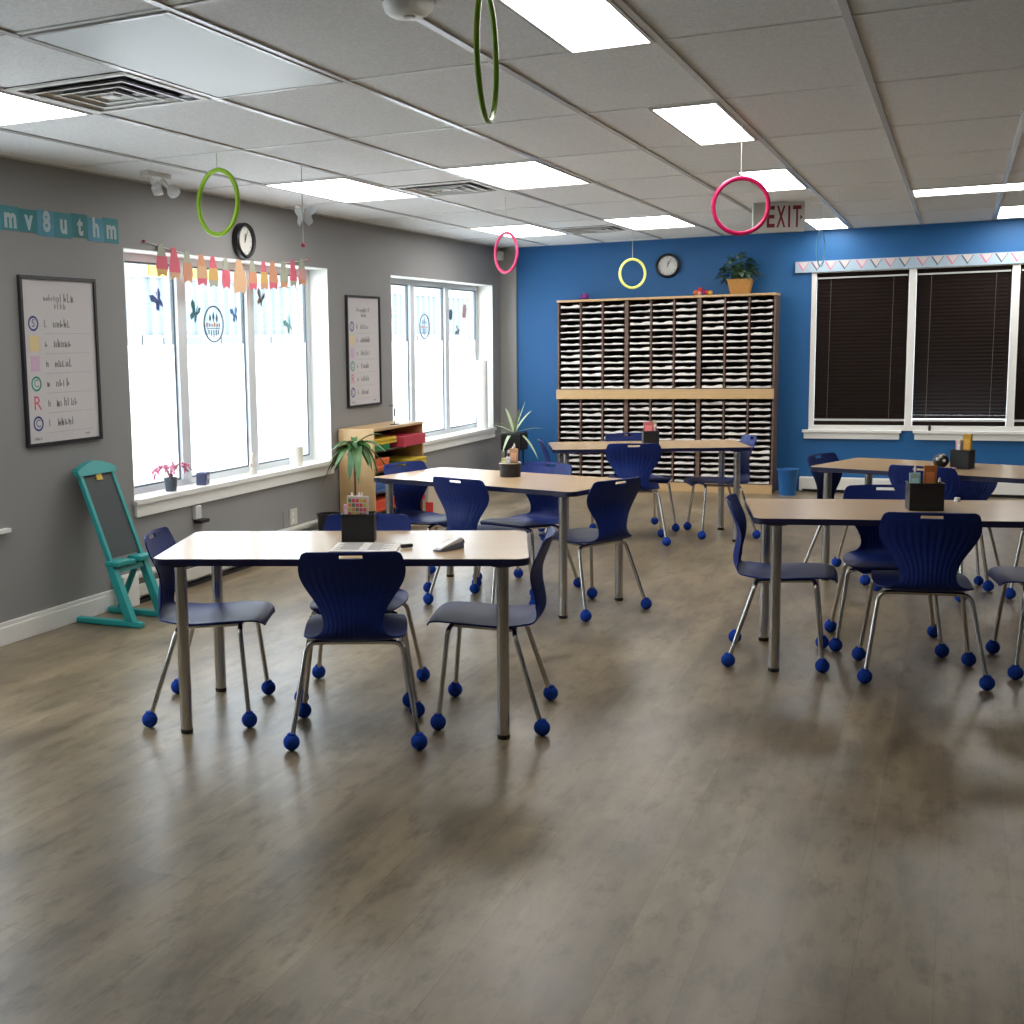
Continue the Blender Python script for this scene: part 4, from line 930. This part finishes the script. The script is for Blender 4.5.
# second-row table
holder(-2.475, 7.235, 0, .068, .06, .085, 'low black wire basket on the second-row table', 'round')
card('envelope', 'envelope', -2.454, 7.228, FZ, .028, .006, .17, math.radians(-10), .05, rgb(196, 150, 116), 'tan envelope leaning in the basket on the second-row table')
card('glue_bottle', 'glue bottle', -2.478, 7.198, FZ, .014, .010, .12, .2, .03, rgb(220, 220, 224), 'white glue bottle in the basket on the second-row table')
card('note_box', 'box', -2.506, 7.225, FZ, .016, .010, .11, -.1, -.03, rgb(222, 214, 150), 'pale yellow card box in the basket on the second-row table')
for k, (dx, dy, c, nm) in enumerate(((-.025, .025, rgb(40, 40, 44), 'black'), (.0, .03, rgb(60, 66, 60), 'dark gray'), (.02, .025, rgb(30, 30, 34), 'glossy black'))):
    stick('scissors_handle' if False else 'marker_pen', -2.475 + dx, 7.235 + dy, FZ, .16 + .02 * k, .007, .05, k, c, '%s marker standing in the basket on the second-row table' % nm)
# table before the sorter
holder(-2.135, 9.60, math.radians(20), .06, .055, .115, 'black pencil holder on the table before the mail sorter')
card('picture_book', 'book', -2.148, 9.582, FZ, .036, .005, .185, math.radians(18), 0.0, rgb(206, 110, 110), 'red and cream booklet in the holder before the mail sorter')
card('notepad', 'notepad', -2.118, 9.606, FZ, .016, .005, .19, math.radians(20), .06, rgb(190, 190, 150), 'olive notepad in the holder before the mail sorter')
stick('marker_pen', -2.097, 9.588, FZ, .17, .007, .03, 0, rgb(196, 110, 160), 'pink marker in the holder before the mail sorter')
stick('marker_pen', -2.178, 9.595, FZ, .2, .006, .03, PI, rgb(220, 214, 220), 'white marker in the holder before the mail sorter')
# right-hand table
holder(-.12, 6.34, math.radians(12), .075, .055, .125, 'black pencil caddy on the right-hand table')
card('flash_card', 'card', -.158, 6.322, FZ, .024, .005, .17, math.radians(12), -.04, rgb(170, 206, 200), 'pale teal card in the caddy on the right-hand table')
card('picture_card', 'card', -.103, 6.336, FZ, .028, .005, .205, math.radians(12), .02, rgb(186, 110, 50), 'amber picture card in the caddy on the right-hand table')
for dx, dy, c, nm, L2 in ((.03, .028, rgb(180, 30, 70), 'crimson', .2), (-.03, .028, rgb(70, 90, 180), 'blue', .2), (.05, -.012, rgb(30, 30, 34), 'black', .15), (.012, .028, rgb(200, 200, 206), 'white', .21)):
    stick('marker_pen', -.12 + dx, 6.34 + dy, FZ, L2, .007, .08, 0 if dx > 0 else PI, c, '%s marker in the caddy on the right-hand table' % nm, rgb(220, 60, 90) if nm == 'crimson' else None)
t = thing('bottle_cap', 'tiny white bottle cap at the far edge of the right-hand table', 'cap', (.02, 6.70, TH + .0005)); MB().lathe([(0, 0), (.014, 0), (.013, .018), (0, .02)], 16).build('cap', M_white, t, smooth=40); MB().torus((0, 0, .004), .0145, .002, 'z', 16, 6).build('ridge', M_white, t)
# table below the blinds
holder(.045, 8.36, math.radians(-20), .055, .05, .11, 'black pencil holder on the table below the blinds')
card('crayon_box', 'box', .066, 8.352, FZ, .024, .012, .205, math.radians(-20), .02, rgb(206, 160, 50), 'tall amber crayon box in the holder below the blinds')
card('glue_bottle', 'glue bottle', .022, 8.345, FZ, .011, .009, .17, -.35, .0, rgb(224, 220, 214), 'white glue bottle in the holder below the blinds')
for dx, c, nm in ((-.03, rgb(222, 120, 140), 'pink'), (-.02, rgb(220, 90, 80), 'coral'), (-.006, rgb(196, 150, 190), 'lilac')):
    stick('marker_pen', .045 + dx, 8.385, FZ, .18, .006, .04, PI, c, '%s marker in the holder below the blinds' % nm)
t = thing('plush_toy', 'small black plush ball with white spots beside the holder below the blinds', 'toy', (-.074, 8.335, TH + .0005))
MB().ball((0, 0, .045), .045, 16).build('body', M_black, t, smooth=60)
for a, b in ((-.018, .06), (.018, .05), (0, .075)): MB().ball((a, -.036, b), .011, 10).build('white_spot', M_white, t, smooth=60)
t = thing('eraser', 'small pink eraser beside the black plush ball', 'eraser', (-.01, 8.275, TH + .0005), .3); MB().box(-.022, .022, -.011, .011, 0, .012).build('rubber', mat('pink eraser', rgb(206, 130, 170), .7), t, bevel=.002); MB().box(-.01, .01, -.0115, .0115, -.0, .0125).build('sleeve', M_paper, t)

# ------------------------------------------------------------------ light and camera
w = bpy.data.worlds.new('overcast'); sc.world = w; w.use_nodes = True
bgn = w.node_tree.nodes['Background']; bgn.inputs['Color'].default_value = (.89, .955, 1, 1); bgn.inputs['Strength'].default_value = 4.1
cam = bpy.data.cameras.new('camera'); co = bpy.data.objects.new('camera', cam); COL.objects.link(co); sc.camera = co
R = Matrix(((0.898008134236861, -0.03525826154762708, 0.43856384465328546), (0.43942454820954574, 0.12189164200790853, -0.8899710635967062), (-0.022078434619977768, 0.9919169736430842, 0.12495303166980934)))
co.matrix_world = Matrix.Translation((0, 0, 1.56)) @ R.to_4x4()
cam.sensor_fit = 'HORIZONTAL'; cam.sensor_width = 36; cam.lens = 36 * 1227.19 / 1024; cam.shift_x = (512 - 353.39) / 1024; cam.shift_y = -(512 - 500.4) / 1024; cam.clip_start = .05; cam.clip_end = 300
vs_ = sc.view_settings; sc.display_settings.display_device = 'sRGB'; vs_.view_transform = 'Standard'; vs_.look = 'None'; vs_.exposure = 0.86; vs_.gamma = 1; vs_.use_curve_mapping = False
cy = sc.cycles; cy.use_denoising = True; cy.max_bounces = 10; cy.diffuse_bounces = 6; cy.glossy_bounces = 4; cy.transparent_max_bounces = 16; cy.sample_clamp_indirect = 10
